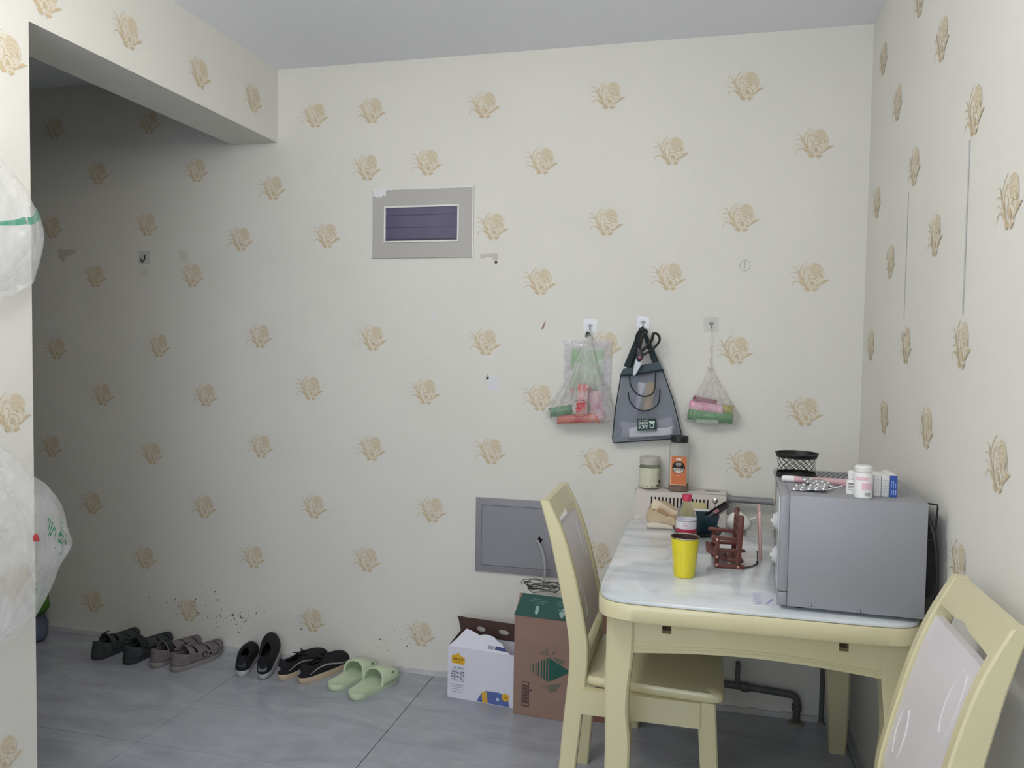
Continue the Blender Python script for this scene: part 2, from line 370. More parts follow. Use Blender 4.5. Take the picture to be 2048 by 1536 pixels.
t = thing('low_voltage_panel', 'blank grey metal access panel low on back wall with cable hole', 'access panel', (-.745, D, .463))
M_lp = mat('panel_cool_grey', (148,148,154), rough=.5)
MB().box(-.16,.19,-.009,0,0,.306,bev=.0015).build('frame', M_lp, t)
hole = [(.098,.148),(.104,.154),(.112,.165),(.115,.156),(.128,.152),(.121,.148),(.118,.139),(.108,.135)]
MB().box(-.132,.16,-.0105,-.009,.03,.276).build('door', M_lp, t, smooth=0)
MB().box(-.1335,-.132,-.0107,-.0088,.0285,.2775).box(-.132,.16,-.0107,-.0088,.276,.2775).box(-.132,.16,-.0107,-.0088,.0285,.03).build('gap', mat('gap_dark', (84,84,92), rough=.9), t, smooth=0)
MB().flat(hole, .0109).flat([(.103,.138),(.110,.136),(.106,.128)], .0109).build('cable_hole', mat('hole_black', (6,6,7), rough=1), t, rot=(pi/2,0,0), smooth=0)

# ------------------------------------------------------------------ chairs
M_panel = mat('lilac_white_panel', (222,216,220), rough=.35, var=.04, vscale=5)
def make_chair(label, grp):
    t = thing('dining_chair', label, 'chair', group=grp)
    prof = [(0,-.270,-.222),(.187,-.256,-.207),(.314,-.247,-.195),(.455,-.235,-.182),(.54,-.236,-.181),(.637,-.253,-.199),(.765,-.282,-.231),(.86,-.306,-.263),(.945,-.332,-.305)]
    P = smoothpts([(a,b,c) for a,b,c in prof], 4)
    def half(z): return .205-.04*(z/.945)
    for s in (-1,1):
        loops = []
        for z, r, f in P:
            o_, i_ = s*half(z), s*(half(z)-.03); e = .004
            loops.append([(r+e,o_,z),(r,o_-s*e,z),(r,i_+s*e,z),(r+e,i_,z),(f-e,i_,z),(f,i_+s*e,z),(f,o_-s*e,z),(f-e,o_,z)])
        MB().stack(loops).build('back_post', M_yel, t)
        # front leg
        loops = []
        for z, x0, x1 in ((0,.150,.196),(.2,.141,.189),(.42,.125,.176)):
            o_, i_ = s*(.2+.0*z), s*.158; e = .004
            loops.append([(x0+e,o_,z),(x0,o_-s*e,z),(x0,i_+s*e,z),(x0+e,i_,z),(x1-e,i_,z),(x1,i_+s*e,z),(x1,o_-s*e,z),(x1-e,o_,z)])
        MB().stack(loops).build('leg', M_yel, t)
    def fx(z):
        for a, b in zip(P, P[1:]):
            if a[0] <= z <= b[0]: k = (z-a[0])/(b[0]-a[0]); return a[1]+(b[1]-a[1])*k, a[2]+(b[2]-a[2])*k
        return P[-1][1], P[-1][2]
    # top rail with a shallow wavy hand-hole edge
    N = 28; loops = []
    def slab(z0f, z1, inset_f, thick, nm, m, rows=6):
        loops = []
        for i in range(N+1):
            u = i/N; y = -1+2*u; l = []
            fr, bk = [], []
            for j in range(rows+1):
                z = z0f(y)+(z1-z0f(y))*j/rows; r, f = fx(z); hy = (half(z)-.03+.002)
                fr.append((f-inset_f, y*hy, z)); bk.append((f-inset_f-thick, y*hy, z))
            loops.append(fr+bk[::-1])
        return MB().stack(loops).build(nm, m, t, smooth=40)
    slab(lambda y: .893+.006*math.exp(-(y/.22)**2)-.003*abs(y)**3, .944, .002, .022, 'top_rail', M_yel)
    pn = slab(lambda y: .545, .866, .008, .014, 'back_panel', M_panel, rows=14)
    pn['label'] = 'lilac white back panel with curved grooves'
    # raised oval line pairs on the panel
    for cy, cz, h in ((.088,.78,.062),(-.095,.64,.052)):
        b = MB()
        for sg, a0, a1 in ((1,.1,.85),(-1,1.15,1.9)):
            pts = []
            for k in range(15):
                a = pi/2 - pi*(a0+(a1-a0)*k/14); z = cz+h*sin(a); y = cy+.027*cos(a)
                pts.append((fx(z)[1]-.0075, y, z))
            b.tube(pts, .0015, 6)
        b.build('oval_moulding', mat('panel_moulding', (226,220,224), rough=.75, spec=.2), pn)
    MB().box(-.200,-.182,-.15,.15,.455,.50,bev=.003).build('lower_rail', M_yel, t)
    # seat
    n = 40; loops = []
    def seat_loop(k, z):
        l = []
        for i in range(n):
            a = 2*pi*i/n; c, s_ = cos(a), sin(a); e = .16
            x = abs(c)**e*(1 if c > 0 else -1)*.2; y = abs(s_)**e*(1 if s_ > 0 else -1)
            y *= .18+.03*(x+.2)/.4
            l.append((x*k, y*(1-(1-k)*1.0), z))
        return l
    MB().stack([seat_loop(.965,.420),seat_loop(1,.427),seat_loop(1,.441),seat_loop(.975,.449),seat_loop(.8,.4515),seat_loop(.3,.447)]).build('seat', M_yel, t, smooth=50)
    for s in (-1,1): MB().box(-.20,.135,s*.196-.011,s*.196+.011 if s<0 else s*.196+.0,.35,.421).build('apron', M_yel, t, smooth=0)
    MB().box(.135,.16,-.16,.16,.35,.421).build('apron', M_yel, t, smooth=0)
    return t
def copy_tree(o, parent=None):
    c = o.copy(); COL.objects.link(c); c.parent = parent
    for ch in list(o.children): copy_tree(ch, c)
    return c
c1 = make_chair('pale yellow wooden dining chair pushed under the table in front of the cartons', 'pale yellow dining chairs')
c1.location = (-.125, 2.385, 0)
c2 = copy_tree(c1); c2.location = (.184, 1.565, 0); c2.rotation_euler = (0,0,pi)
c2['label'] = 'pale yellow dining chair in the foreground with its back near the right wall'

# ------------------------------------------------------------------ dining table
t = thing('dining_table', 'pale yellow dining table with white marbled glass top and curved legs', 'table', (.13, 2.471, 0))
def sel(a, b, n, k=96, dx=0):
    out = []
    for i in range(k):
        q = 2*pi*i/k; c, s_ = cos(q), sin(q)
        out.append((a*abs(c)**(2/n)*(1 if c>=0 else -1), b*abs(s_)**(2/n)*(1 if s_>=0 else -1)))
    return out
A_, B_ = .392, .514
def ring(k, z): return [(x*(A_-k)/A_, y*(B_-k)/B_, z) for x, y in sel(A_,B_,11)]
MB().stack([ring(.03,.701),ring(.004,.702),ring(0,.707),ring(0,.741),ring(.003,.7465),ring(.02,.748)]).build('top_frame', M_yel, t, smooth=40)
def marble():
    M = mat('marbled_glass', (232,235,239), rough=.05, rgb2=(198,206,211), vscale=5, coat=.6, stretch=(1,2.4,1))
    return M
M_marb = marble()
SPL = 2.468-2.471
for lo_, hi in ((-9, SPL-.001), (SPL+.001, 9)):
    pts = [(x*.990, max(lo_, min(hi, y*.992))) for x, y in sel(A_,B_,11)]
    q = []
    for p in pts:
        if not q or (abs(p[0]-q[-1][0])+abs(p[1]-q[-1][1])) > 1e-5: q.append(p)
    # drop points squashed on the seam
    q = [p for i, p in enumerate(q) if not (abs(p[1]-lo_) < 1e-6 or abs(p[1]-hi) < 1e-6) or abs(abs(p[0])-.388) < .002]
    MB().prism(q, .748, .757, bev=.0015).build('glass_panel', M_marb, t, smooth=40)
def leg(x0, x1, y0, y1, mir=1):
    L_ = [(.702,.0,.0),(.6,.0,.0),(.52,-.004,.008),(.44,0,.012),(.36,.004,.004),(.26,.004,.006),(.1,.008,.016),(0,.012,.02)]
    P = smoothpts(L_, 4); loops = []
    for z, a, c in P:
        xa, xb = (x0+a*.5, x1-c) if mir > 0 else (x0+c, x1-a*.5); e = .006
        loops.append([(xa+e,y0,z),(xb-e,y0,z),(xb,y0+e,z),(xb,y1-e,z),(xb-e,y1,z),(xa+e,y1,z),(xa,y1-e,z),(xa,y0+e,z)])
    return MB().stack(loops).build('leg', M_yel, t)
ox, oy = .13, 2.471
leg(-.234-ox, -.163-ox, 2.028-oy, 2.1-oy); leg(.432-ox, .512-ox, 2.028-oy, 2.1-oy, -1)
leg(-.26-ox+.02, -.185-ox, 2.858-oy, 2.925-oy); leg(.43-ox, .512-ox, 2.858-oy, 2.925-oy, -1)
def apron(xa, xb, ya, yb, notches, nm='apron'):
    b = MB(); cuts = sorted({xa+(xb-xa)*k/40 for k in range(41)} | {v for n in notches for v in n})
    def zb(x): u = (x-xa)/(xb-xa); return .597+.018*sin(pi*u)
    top = []
    for p in cuts:
        hit = [n for n in notches if n[0]-1e-9 <= p <= n[1]+1e-9]
        if hit and abs(p-hit[0][0]) < 1e-9: top += [(p,.702),(p,.656)]
        elif hit and abs(p-hit[0][1]) < 1e-9: top += [(p,.656),(p,.702)]
        else: top.append((p, .656 if hit else .702))
    b.prism([(p,zb(p)) for p in cuts]+top[::-1], ya, yb, 'y')
    ap = b.build(nm, M_yel, t, smooth=20)
    lines = MB()
    for off, th in ((.006,.0045),(.016,.0018)):
        q0 = [(p, zb(p)+off) for p in cuts]
        lines.prism(q0+[(x,z+th) for x,z in q0[::-1]], ya-.0025, ya, 'y')
    lines.build('bead', M_yel, ap, smooth=0)
    return ap
apron(-.163-ox, .432-ox, 2.036-oy, 2.054-oy, ((-.091-ox,-.068-ox),(.335-ox,.357-ox)))
M_lat = mat('latch_brown', (108,84,62), rough=.6)
for x in (-.08-ox, .346-ox): MB().box(x-.02,x+.02,2.075-oy,2.095-oy,.65,.70,bev=.002).build('latch', M_lat, t)
MB().box(-.163-ox,.432-ox,2.875-oy,2.893-oy,.61,.702).build('apron', M_yel, t, smooth=0)
for x in (-.228-ox, .488-ox): MB().box(x,x+.018,2.1-oy,2.858-oy,.61,.702).build('apron', M_yel, t, smooth=0)

# ------------------------------------------------------------------ microwave
ZT = .757
t = thing('microwave', 'grey countertop microwave seen from its side on the table against right wall', 'microwave', (.185, 2.0, ZT), radians(-2.6))
M_mw = mat('silver_grey_paint', (154,154,160), rough=.45, metal=.1)
M_mwd = mat('silver_grey_plastic', (150,150,157), rough=.35)
mx, my = .325, .455
MB().box(.022,mx,0,my,.010,.282,bev=.002).build('housing', M_mw, t)
MB().box(.0,.022,.0,my,.045,.282,bev=.003).build('door_frame', M_mwd, t)
MB().box(.0,.0215,.001,my,.011,.0435,bev=.002).build('lower_trim', M_mwd, t)
MB().box(-.004,.0,.13,my-.005,.05,.277,bev=.001).build('door_glass', mat('door_glass', (120,124,128), rough=.04, coat=1), t)
MB().box(-.003,.0,.004,.125,.05,.277,bev=.001).build('control_panel', mat('control_silver', (190,192,196), rough=.3, metal=.3), t)
for z in (.205, .118):
    kn = MB().lathe([(.0,0),(.022,0),(.022,.004),(.017,.006),(.016,.011),(.0,.011)], 24).build('knob', mat('knob_clear', (220,222,224), rough=.15, alpha=.75), t, (-.003,.065,z), (0,-pi/2,0))
    MB().box(-.003,.003,-.014,.014,.011,.015,bev=.001).build('grip', M_white, kn)
for x, z in ((.075,.018),(.185,.014)): MB().lathe([(.0045,0),(.004,.0018),(.0015,.003)], 14).build('screw', mat('screw_steel', (150,150,152), rough=.25, metal=.9), t, (x,0,z), (pi/2,0,0))
for x in (.05,.28):
    for y in (.04,.41): MB().lathe([(.014,0),(.014,.0102)], 16).build('foot', M_dark, t, (x,y,0))
b = MB()
for i in range(5):
    for j in range(12): b.box(.09+j*.014+.006*(i%2), .098+j*.014+.006*(i%2), .33+i*.022,.338+i*.022,.2815,.2826)
o = b.build('vent_slots', mat('vent_dark', (70,72,76), rough=.8), t, smooth=0); o['kind'] = 'stuff'
MB().prism([(.0,.03),(.03,.06),(.034,.16),(.02,.235),(.0,.26)], .06, .40, 'y').build('rear_hood', M_dark, t, (mx,0,0))
MB().tube([(mx,.012,.281),(mx+.02,.012,.279),(mx+.0215,.014,.272),(mx+.019,.02,.2),(mx+.002,.02,.19)], .0022, 6).build('rear_bracket', M_dark, t)
MB().tube(smoothpts([(mx+.002,.02,.25),(mx+.014,.008,.21),(mx+.022,.005,.15),(mx+.024,.006,.08),(mx+.018,.01,.02),(mx+.01,.05,.0065)]), .005, 8).build('power_cord', M_dark, t)
MWR = radians(-2.6)
def on_mw(x, y):   # place on the microwave top (local side/depth) in world space
    return (.185+x*cos(MWR)-y*sin(MWR), 2.0+x*sin(MWR)+y*cos(MWR), ZT+.282)
ZM = ZT+.282

# things on the microwave
t = thing('mesh_basket', 'small round black lattice basket on the microwave', 'basket', (.253, 2.31, ZM))
M_bk = mat('black_basket', (30,27,27), rough=.45)
def rad(z): return .050 + .006*((z-.03)/.035)**2
b = MB(); nz, na = 6, 17; zz0, zz1 = .010, .057
V = {}
def vv(i, j):
    k = (i % (2*na), j)
    if k not in V:
        z = zz0+(zz1-zz0)*j/nz; a = pi*i/na; r = rad(z); V[k] = b.bm.verts.new((r*cos(a), r*sin(a), z))
    return V[k]
fs = []
for j in range(0, nz-1):
    for i in range(2*na):
        if (i+j) % 2 == 0: fs.append(b.bm.faces.new((vv(i,j),vv(i+1,j+1),vv(i,j+2),vv(i-1,j+1))))
bmesh.ops.inset_individual(b.bm, faces=fs, thickness=.0042)
bmesh.ops.delete(b.bm, geom=fs, context='FACES')
b.build('lattice', M_bk, t, solid=.002)
MB().lathe([(rad(0)-.003,0),(rad(0),0),(rad(.006),.006),(rad(.013),.013),(rad(.013)-.002,.013),(rad(.006)-.002,.006),(.048,.003),(.001,.003)], 40).build('base', M_bk, t)
MB().lathe([(rad(.054),.054),(rad(.06),.06),(.0575,.064),(.0575,.067),(.054,.067),(.053,.062),(rad(.054)-.002,.054)], 40, cap0=False, cap1=False).build('rim', M_bk, t)

t = thing('electric_toothbrush', 'rose pink rod with a white rounded end lying on the microwave', 'toothbrush', (.205, 2.207, ZM+.0085), radians(-6))
MB().lathe([(.001,.0),(.005,.001),(.0078,.004),(.0085,.01),(.0085,.032)], 20).build('white_end', M_white, t, (0,0,0), (0,pi/2,0))
MB().lathe([(.0083,.032),(.0085,.17),(.0075,.178),(.001,.18)], 20).build('handle', mat('rose_pink', (214,172,178), rough=.35), t, (0,0,0), (0,pi/2,0))

M_foil = mat('crumpled_foil', (205,207,210), rough=.22, metal=.9, bump=.5, bscale=90)
def blister(label, loc, rz, w, d, tilt, cols, rows):
    t = thing('blister_pack', label, 'blister pack', loc, rz, 'silver blister packs on the microwave')
    def f(u, v): return ((u-.5)*w, (v-.5)*d, .0015 + tilt*(u-.5)*w + .012*(v-.2)**2*abs(tilt)*8 + .0012*sin(13*u+5*v))
    zmin = min(f(i/12,j/12)[2] for i in range(13) for j in range(13))
    MB().grid(lambda u,v: (f(u,v)[0],f(u,v)[1],f(u,v)[2]-zmin+.0005), 16, 12).build('foil_sheet', M_foil, t, solid=.0008)
    for i in range(cols):
        for j in range(rows):
            p = f((i+.5)/cols,(j+.5)/rows)
            MB().ball((p[0],p[1],p[2]-zmin+.001), (.0062,.0055,.005), 10, 6).build('pill_bubble', M_foil, t)
blister('silver blister pack of pills tilted at the front of the microwave top', (.262, 2.085, ZM), radians(-14), .085, .062, .12, 5, 3)
blister('curled silver blister pack lying on top of another, under the pink rod', (.288, 2.135, ZM+.004), radians(12), .075, .042, -.16, 5, 2)
t = thing('cotton_swab', 'small stick with pink tip poking out from the blister packs', 'swab', (.292, 2.07, ZM+.004), radians(20))
MB().tube([(0,0,0),(.05,0,.012)], .0014, 8).build('stick', M_white, t)
MB().ball((.053,0,.0127), (.006,.0028,.0028), 10, 6).build('tip', mat('rose_pink', (214,172,178)), t)

def pill_bottle(label, loc, r, h, capr, caph, printer):
    t = thing('pill_bottle', label, 'pill bottle', loc, 0, 'white pill bottles on the microwave')
    hb = h-caph
    MB().lathe([(r-.002,0),(r,.002),(r,hb-.006),(r-.003,hb-.001),(capr-.003,hb),(capr-.003,hb+.003)], 32).build('body', M_white, t)
    MB().lathe([(capr,hb+.001),(capr+.0005,hb+.003),(capr+.0005,h-.003),(capr-.002,h),(.001,h)], 32).build('cap', M_white, t)
    printer(t, r)
    return t
M_pinkp = mat('pink_print', (236,196,208), rough=.5); M_gp = mat('grey_print', (120,116,124), rough=.6)
def arc_patch(t, r, a0, a1, z0, z1, m, name):
    MB().grid(lambda u,v: (r*cos(a0+(a1-a0)*u), r*sin(a0+(a1-a0)*u), z0+(z1-z0)*v), 10, 1).build(name, m, t)
def arc_multi(t, r, rects, m, name):
    b = MB()
    for a0,a1,z0,z1 in rects: b.grid(lambda u,v: (r*cos(a0+(a1-a0)*u), r*sin(a0+(a1-a0)*u), z0+(z1-z0)*v), 4, 1)
    return b.build(name, m, t)
def big_print(t, r):
    arc_patch(t, r+.0003, -1.9, -.7, .022, .038, M_pinkp, 'pink_label_block'); arc_patch(t, r+.0003, -2.6, -1.2, .044, .052, M_pinkp, 'pink_label_block')
    arc_multi(t, r+.0005, [(-1.55+.06*k, -1.55+.06*k+(.02 if k%3 else .035), .007, .015) for k in range(11)], M_gp, 'barcode')
def small_print(t, r):
    arc_multi(t, r+.0004, [(-2.4,-1.2,.026,.029),(-2.4,-1.4,.021,.0225),(-2.4,-1.3,.017,.0185),(-2.4,-1.0,.012,.0135)], M_gp, 'small_print')
pill_bottle('taller white pill bottle with pink label and barcode on the microwave', (.374, 2.022, ZM), .0205, .078, .0195, .016, big_print)
pill_bottle('shorter white pill bottle behind the taller one on the microwave', (.357, 2.062, ZM), .0145, .058, .0105, .02, small_print)
M_card = mat('white_carton', (226,224,222), rough=.6)
for k, (x, w, lab) in enumerate(((.404,.0155,'narrow white medicine box beside the pill bottle'),(.4205,.0165,'white medicine box squeezed against the blue one'))):
    t = thing('medicine_box', lab, 'box', (x, 2.05, ZM), 0, 'medicine boxes on the microwave')
    MB().box(0,w-.0004,0,.085,0,.0515-.002*k,bev=.0006).build('carton', M_card, t)
    b = MB()
    for j in range(5): b.box(.003, w-.004-.001*(j%2), -.0003, 0, .012+.007*j, .0128+.007*j)
    b.build('small_print', mat('faint_print', (186,184,186), rough=.7), t, smooth=0)
t = thing('medicine_box', 'blue and white medicine box at the right end of the row on the microwave', 'box', (.4375, 2.048, ZM), 0, 'medicine boxes on the microwave')
MB().box(0,.0175,.0004,.095,0,.053,bev=.0006).build('carton', M_card, t)
bl = MB().box(.0004,.0172,-.0004,.0004,.0005,.0525).build('blue_face', mat('medicine_blue', (52,82,160), rough=.5), t, smooth=0)
b = MB()
for x in (.004,.0085,.013): b.box(x,x+.0022,-.0007,-.0004,.006,.018); b.box(x,x+.0014,-.0007,-.0004,.022,.040-(.006 if x>.01 else 0))
b.build('print_column', mat('pale_blue_print', (150,175,225), rough=.5), bl, smooth=0)

# ------------------------------------------------------------------ things on the table
t = thing('tumbler', 'bright yellow metal tumbler with brown inside near the table centre', 'cup', (-.043, 2.226, ZT))
MB().lathe([(.026,0),(.0285,.0015),(.0295,.006),(.0385,.108)], 48, cap1=False).build('outer_wall', mat('yellow_lacquer', (228,212,40), rough=.3, coat=.4, var=.05, vscale=20), t)
MB().lathe([(.0385,.108),(.0402,.109),(.0406,.111),(.0398,.1125),(.038,.112),(.0372,.110)], 48, cap0=False, cap1=False).build('rim', mat('steel_rim', (176,168,150), rough=.2, metal=.9), t)
MB().lathe([(.0373,.110),(.028,.006),(.001,.004)], 48, cap0=False).build('inner_wall', mat('brown_lining', (72,52,48), rough=.4), t)

t = thing('soda_bottle', 'clear plastic drink bottle with red cap and half red label behind the yellow tumbler', 'bottle', (-.047, 2.57, ZT))
M_pet = mat('clear_pet', (238,244,244), rough=.05, trans=.95, ior=1.12, alpha=.55)
MB().lathe([(.024,0),(.030,.004),(.0318,.014),(.030,.026),(.0318,.036),(.0318,.05)], 36, cap1=False).build('lower_body', M_pet, t)
MB().lathe([(.0318,.09),(.0312,.1),(.026,.118),(.018,.134),(.0125,.142),(.0125,.150)], 36, cap0=False, cap1=False).build('shoulder', M_pet, t)
lb = MB().lathe([(.0322,.05),(.0322,.09)], 40, cap0=False, cap1=False).build('label_band', mat('label_white', (228,226,232), rough=.4), t)
MB().lathe([(.0325,.05),(.0325,.061)], 40, cap0=False, cap1=False).build('red_stripe', mat('label_red', (172,40,72), rough=.4), lb)
MB().lathe([(.0325,.0855),(.0325,.087)], 40, cap0=False, cap1=False).build('dark_line', mat('label_dark', (60,50,70), rough=.4), lb)
arc_multi(lb, .0326, [(-1.85,-1.25,.063,.0645),(-1.85,-1.25,.080,.0815),(-1.87,-1.83,.063,.0815),(-1.27,-1.23,.063,.0815),(-1.75,-1.35,.069,.0755)], mat('label_mauve', (206,180,196), rough=.5), 'printed_frame')
cp = [(.0135,.148),(.0152,.149),(.0152,.1645),(.014,.168),(.001,.1685)]
MB().lathe(cp, 30).build('cap', mat('cap_red', (205,62,92), rough=.4), t)

t = thing('black_tray', 'low round black dish under the teal pot on the table', 'tray', (-.012, 2.775, ZT))
MB().lathe([(.062,0),(.078,.004),(.084,.014),(.0855,.016),(.082,.0165),(.076,.007),(.001,.005)], 48).build('dish', mat('tray_black', (22,20,22), rough=.3), t)
t = thing('teal_pot', 'dark teal square pot standing in the black dish', 'pot', (.014, 2.775, ZT+.0062))
def sq(a, z, e=.25): return [(a*abs(cos(q))**e*(1 if cos(q)>0 else -1), a*abs(sin(q))**e*(1 if sin(q)>0 else -1), z) for q in [2*pi*(k+.5)/32 for k in range(32)]]
MB().stack([sq(.029,0),sq(.031,.002),sq(.042,.062),sq(.040,.062),sq(.030,.006),sq(.01,.004)]).build('pot_wall', mat('teal_ceramic', (38,62,72), rough=.35), t, rot=(0,0,.15))
t = thing('snack_sachet', 'slim black snack sachet with grey lettering leaning out of the teal pot', 'sachet', (.018, 2.772, ZT+.058))
M_sac = mat('sachet_black', (38,28,34), rough=.3)
o = MB().grid(lambda u,v: ((u-.5)*.024, .0045*sin(pi*u)*(1 if True else 0), v*.085), 8, 12).build('sachet_front', M_sac, t, rot=(radians(10),radians(52),0), solid=.0015)
sq_ = o
MB().grid(lambda u,v: ((u-.5)*.012, -.0028, .03+.02*v), 2, 2).build('pale_patch', mat('sachet_patch', (170,120,120), rough=.4), sq_)
text('CRACK', .011, mat('sachet_text', (190,190,190)), sq_, (0,-.0032,.02), (pi/2,-pi/2,0))
t = thing('silver_spoon_ring', 'shiny round spoon tip sticking up from the teal pot', 'spoon', (.045, 2.79, ZT+.05))
MB().ball((0,0,.062), (.010,.003,.011), 16, 10).build('bowl', mat('spoon_steel', (205,200,196), rough=.2, metal=.9), t)
MB().tube([(-.012,0,-.02),(-.004,0,.03),(0,0,.055)], .0018, 8).build('stem', mat('spoon_steel', (205,200,196)), t)
t = thing('pink_sachet', 'pale pink sachet leaning in the teal pot beside the black one', 'sachet', (.026, 2.786, ZT+.05))
MB().grid(lambda u,v: ((u-.5)*.02, .003*sin(pi*u), v*.062), 6, 8).build('sachet_front', mat('sachet_pink', (206,180,190), rough=.4), t, rot=(radians(8),radians(50),0), solid=.0015)
t = thing('white_card', 'small white tag card behind the teal pot', 'card', (-.006, 2.87, ZT))
MB().box(-.024,.03,-.004,.0,.0,.066,bev=.001).build('card', M_white, t)
MB().flat([(-.018+.0018*cos(k), .056+.0018*sin(k)) for k in range(6)], 0).build('punch_hole', M_dark, t, (0,-.0044,0), (pi/2,0,0), smooth=0)
t = thing('yellow_packet', 'dull yellow packet standing behind the bottle near the radiator', 'packet', (-.03, 2.92, ZT))
MB().box(-.04,.045,-.006,.006,0,.078,bev=.003).build('packet', mat('packet_straw', (206,194,140), rough=.5), t)

# beige paper bag, open end toward the right
t = thing('paper_bag', 'crumpled beige bag with folded open mouth beside the radiator', 'bag', (-.122, 2.84, ZT))
def crumple(p, s=.006, f=40): return (p[0]+s*sin(f*p[1]+2*p[2]*f), p[1]+s*sin(f*1.3*p[2]+p[0]*f), p[2])
M_pb = mat('beige_bag', (206,184,154), rough=.65, var=.12, vscale=14, bump=.4, bscale=40)
loops = []
for k, (z, sx, sy, ox_) in enumerate(((0,.052,.040,0),(.004,.062,.045,0),(.02,.068,.048,0),(.04,.063,.044,-.002),(.06,.052,.034,-.008),(.076,.036,.022,-.016),(.088,.020,.010,-.026))):
    loops.append([((sx*abs(cos(a))**.7*(1 if cos(a)>0 else -1)*(1+.07*sin(5*a+k)))+ox_, sy*abs(sin(a))**.7*(1 if sin(a)>0 else -1)*(1+.07*cos(4*a+2*k)), z if k == 0 else z+.003*sin(3*a+k)) for a in [2*pi*i/40 for i in range(40)]])
loops = [[crumple(p, .0035 if k else 0, 75) for p in l] for k, l in enumerate(loops)]
MB().stack(loops).build('bag_body', M_pb, t, smooth=28)
MB().grid(lambda u,v: (-.05+.115*u, -.036+.010*sin(3*u+2*v)+.012*v, .066-.034*u+(.034-.012*u)*v+.004*sin(8*u)), 12, 5).build('upper_flap', mat('beige_bag_flap', (222,206,182), rough=.6), t, solid=.0016, smooth=40)
MB().grid(lambda u,v: (-.030+.105*u, -.048+.012*u+.004*sin(9*u)+.006*v, .072-.040*u-(.026*(1-v))*(.4+.6*u)+.003*sin(11*u)), 14, 4).build('folded_edge', mat('beige_bag_inner', (172,140,104), rough=.7), t, solid=.0016)
b = MB()
b.grid(lambda u,v: (-.066+.12*u, -.0475-.004*sin(pi*v)-.003*sin(7*u), .001+.018*v+.004*sin(6*u)*v), 14, 4)
b.build('pale_fold', mat('beige_bag_pale', (222,210,194), rough=.6), t, solid=.0016)

# white crumpled plastic bag
t = thing('white_plastic_bag', 'small knotted white plastic bag on the table by the pipe', 'bag', (.125, 2.875, ZT))
loops = []
for k, (z, r) in enumerate(((0,.026),(.004,.036),(.018,.044),(.034,.041),(.048,.030),(.058,.014),(.064,.004))):
    loops.append([((r*(1+.14*sin(3*a+k*.8)+.06*sin(7*a))*cos(a)), r*.75*(1+.12*cos(4*a+k))*sin(a), z if k==0 else z+.002*sin(5*a+k)) for a in [2*pi*i/36 for i in range(36)]])
MB().stack(loops).build('bag_body', mat('white_film', (236,232,226), rough=.3, bump=.4, bscale=60), t, smooth=70)
MB().tube(smoothpts([(.034,0,.034),(.046,.0,.040),(.056,-.004,.044),(.060,-.004,.050)]), [.007,.006,.005,.005,.004,.004,.004,.003,.003,.003,.003,.003,.003,.003,.003,.003,.003,.003,.0025][:19], 8).build('twisted_end', mat('white_film', (236,232,226)), t)
b = MB().tube(smoothpts([(-.03,0,.03),(-.045,-.005,.05),(-.06,-.01,.058),(-.068,-.01,.05),(-.06,-.012,.038)]), .004, 8)
b.build('loop_handle', mat('white_film', (236,232,226)), t)

# wooden miniature rocking chair stand
t = thing('wooden_phone_stand', 'small reddish brown wooden rocking chair shaped phone stand', 'phone stand', (.075, 2.40, ZT), radians(4))
M_wd = mat('red_brown_wood', (112,62,54), rough=.4, var=.3, vscale=30, stretch=(1,1,6))
M_peg = mat('pale_peg', (214,170,140), rough=.5)
def bar(p, q, w, th, nm, y):
    """flat bar in the xz plane at depth y with round ends"""
    a, c = Vector((p[0],0,p[1])), Vector((q[0],0,q[1])); d = (c-a).normalized(); n = Vector((-d.z,0,d.x)); poly = []
    for k in range(7): an = pi/2+pi*k/6; v = a + w/2*(cos(an)*d+sin(an)*n); poly.append((v.x,v.z))
    for k in range(7): an = -pi/2+pi*k/6; v = c + w/2*(cos(an)*d+sin(an)*n); poly.append((v.x,v.z))
    return MB().prism(poly, y-th/2, y+th/2, 'y', bev=.0008).build(nm, M_wd, t)
for y in (-.062, .062):
    s = -1 if y < 0 else 1
    bar((-.035,.0095),(.040,.0065),.013,.008,'base_rail',y)
    bar((.026,.012),(.034,.150),.014,.008,'back_leg',y+s*.0)
    bar((-.034,.010),(-.033,.058),.013,.008,'front_leg',y-s*.0082)
    bar((-.046,.088),(.028,.084),.011,.008,'arm_rest',y-s*.0082)
    bar((-.032,.054),(-.034,.086),.012,.008,'arm_post',y)
    bar((-.038,.050),(.044,.050),.009,.008,'seat_rail',y-s*.0165)
    for px_, pz in ((-.034,.0095),(.026,.0075),(-.033,.034),(-.034,.084)):
        MB().lathe([(.0035,0),(.0035,.0012),(.002,.002)], 12).build('peg', M_peg, t, (px_, y+s*.0042 if s<0 else y+.0042, pz), (pi/2 if s<0 else -pi/2,0,0))
for k in range(5): bar((-.058+.001*k,.046-.0),(-.010+.0*k,.024),.010,.018,'seat_slat',-.042+.021*k)
for k in range(4): bar((.0,.022),(.040,.018),.008,.02,'seat_slat',-.036+.024*k)
for k in range(3): MB().box(.024,.032,-.058,.058,.092+.024*k,.104+.024*k,bev=.001).build('back_slat', M_wd, t)

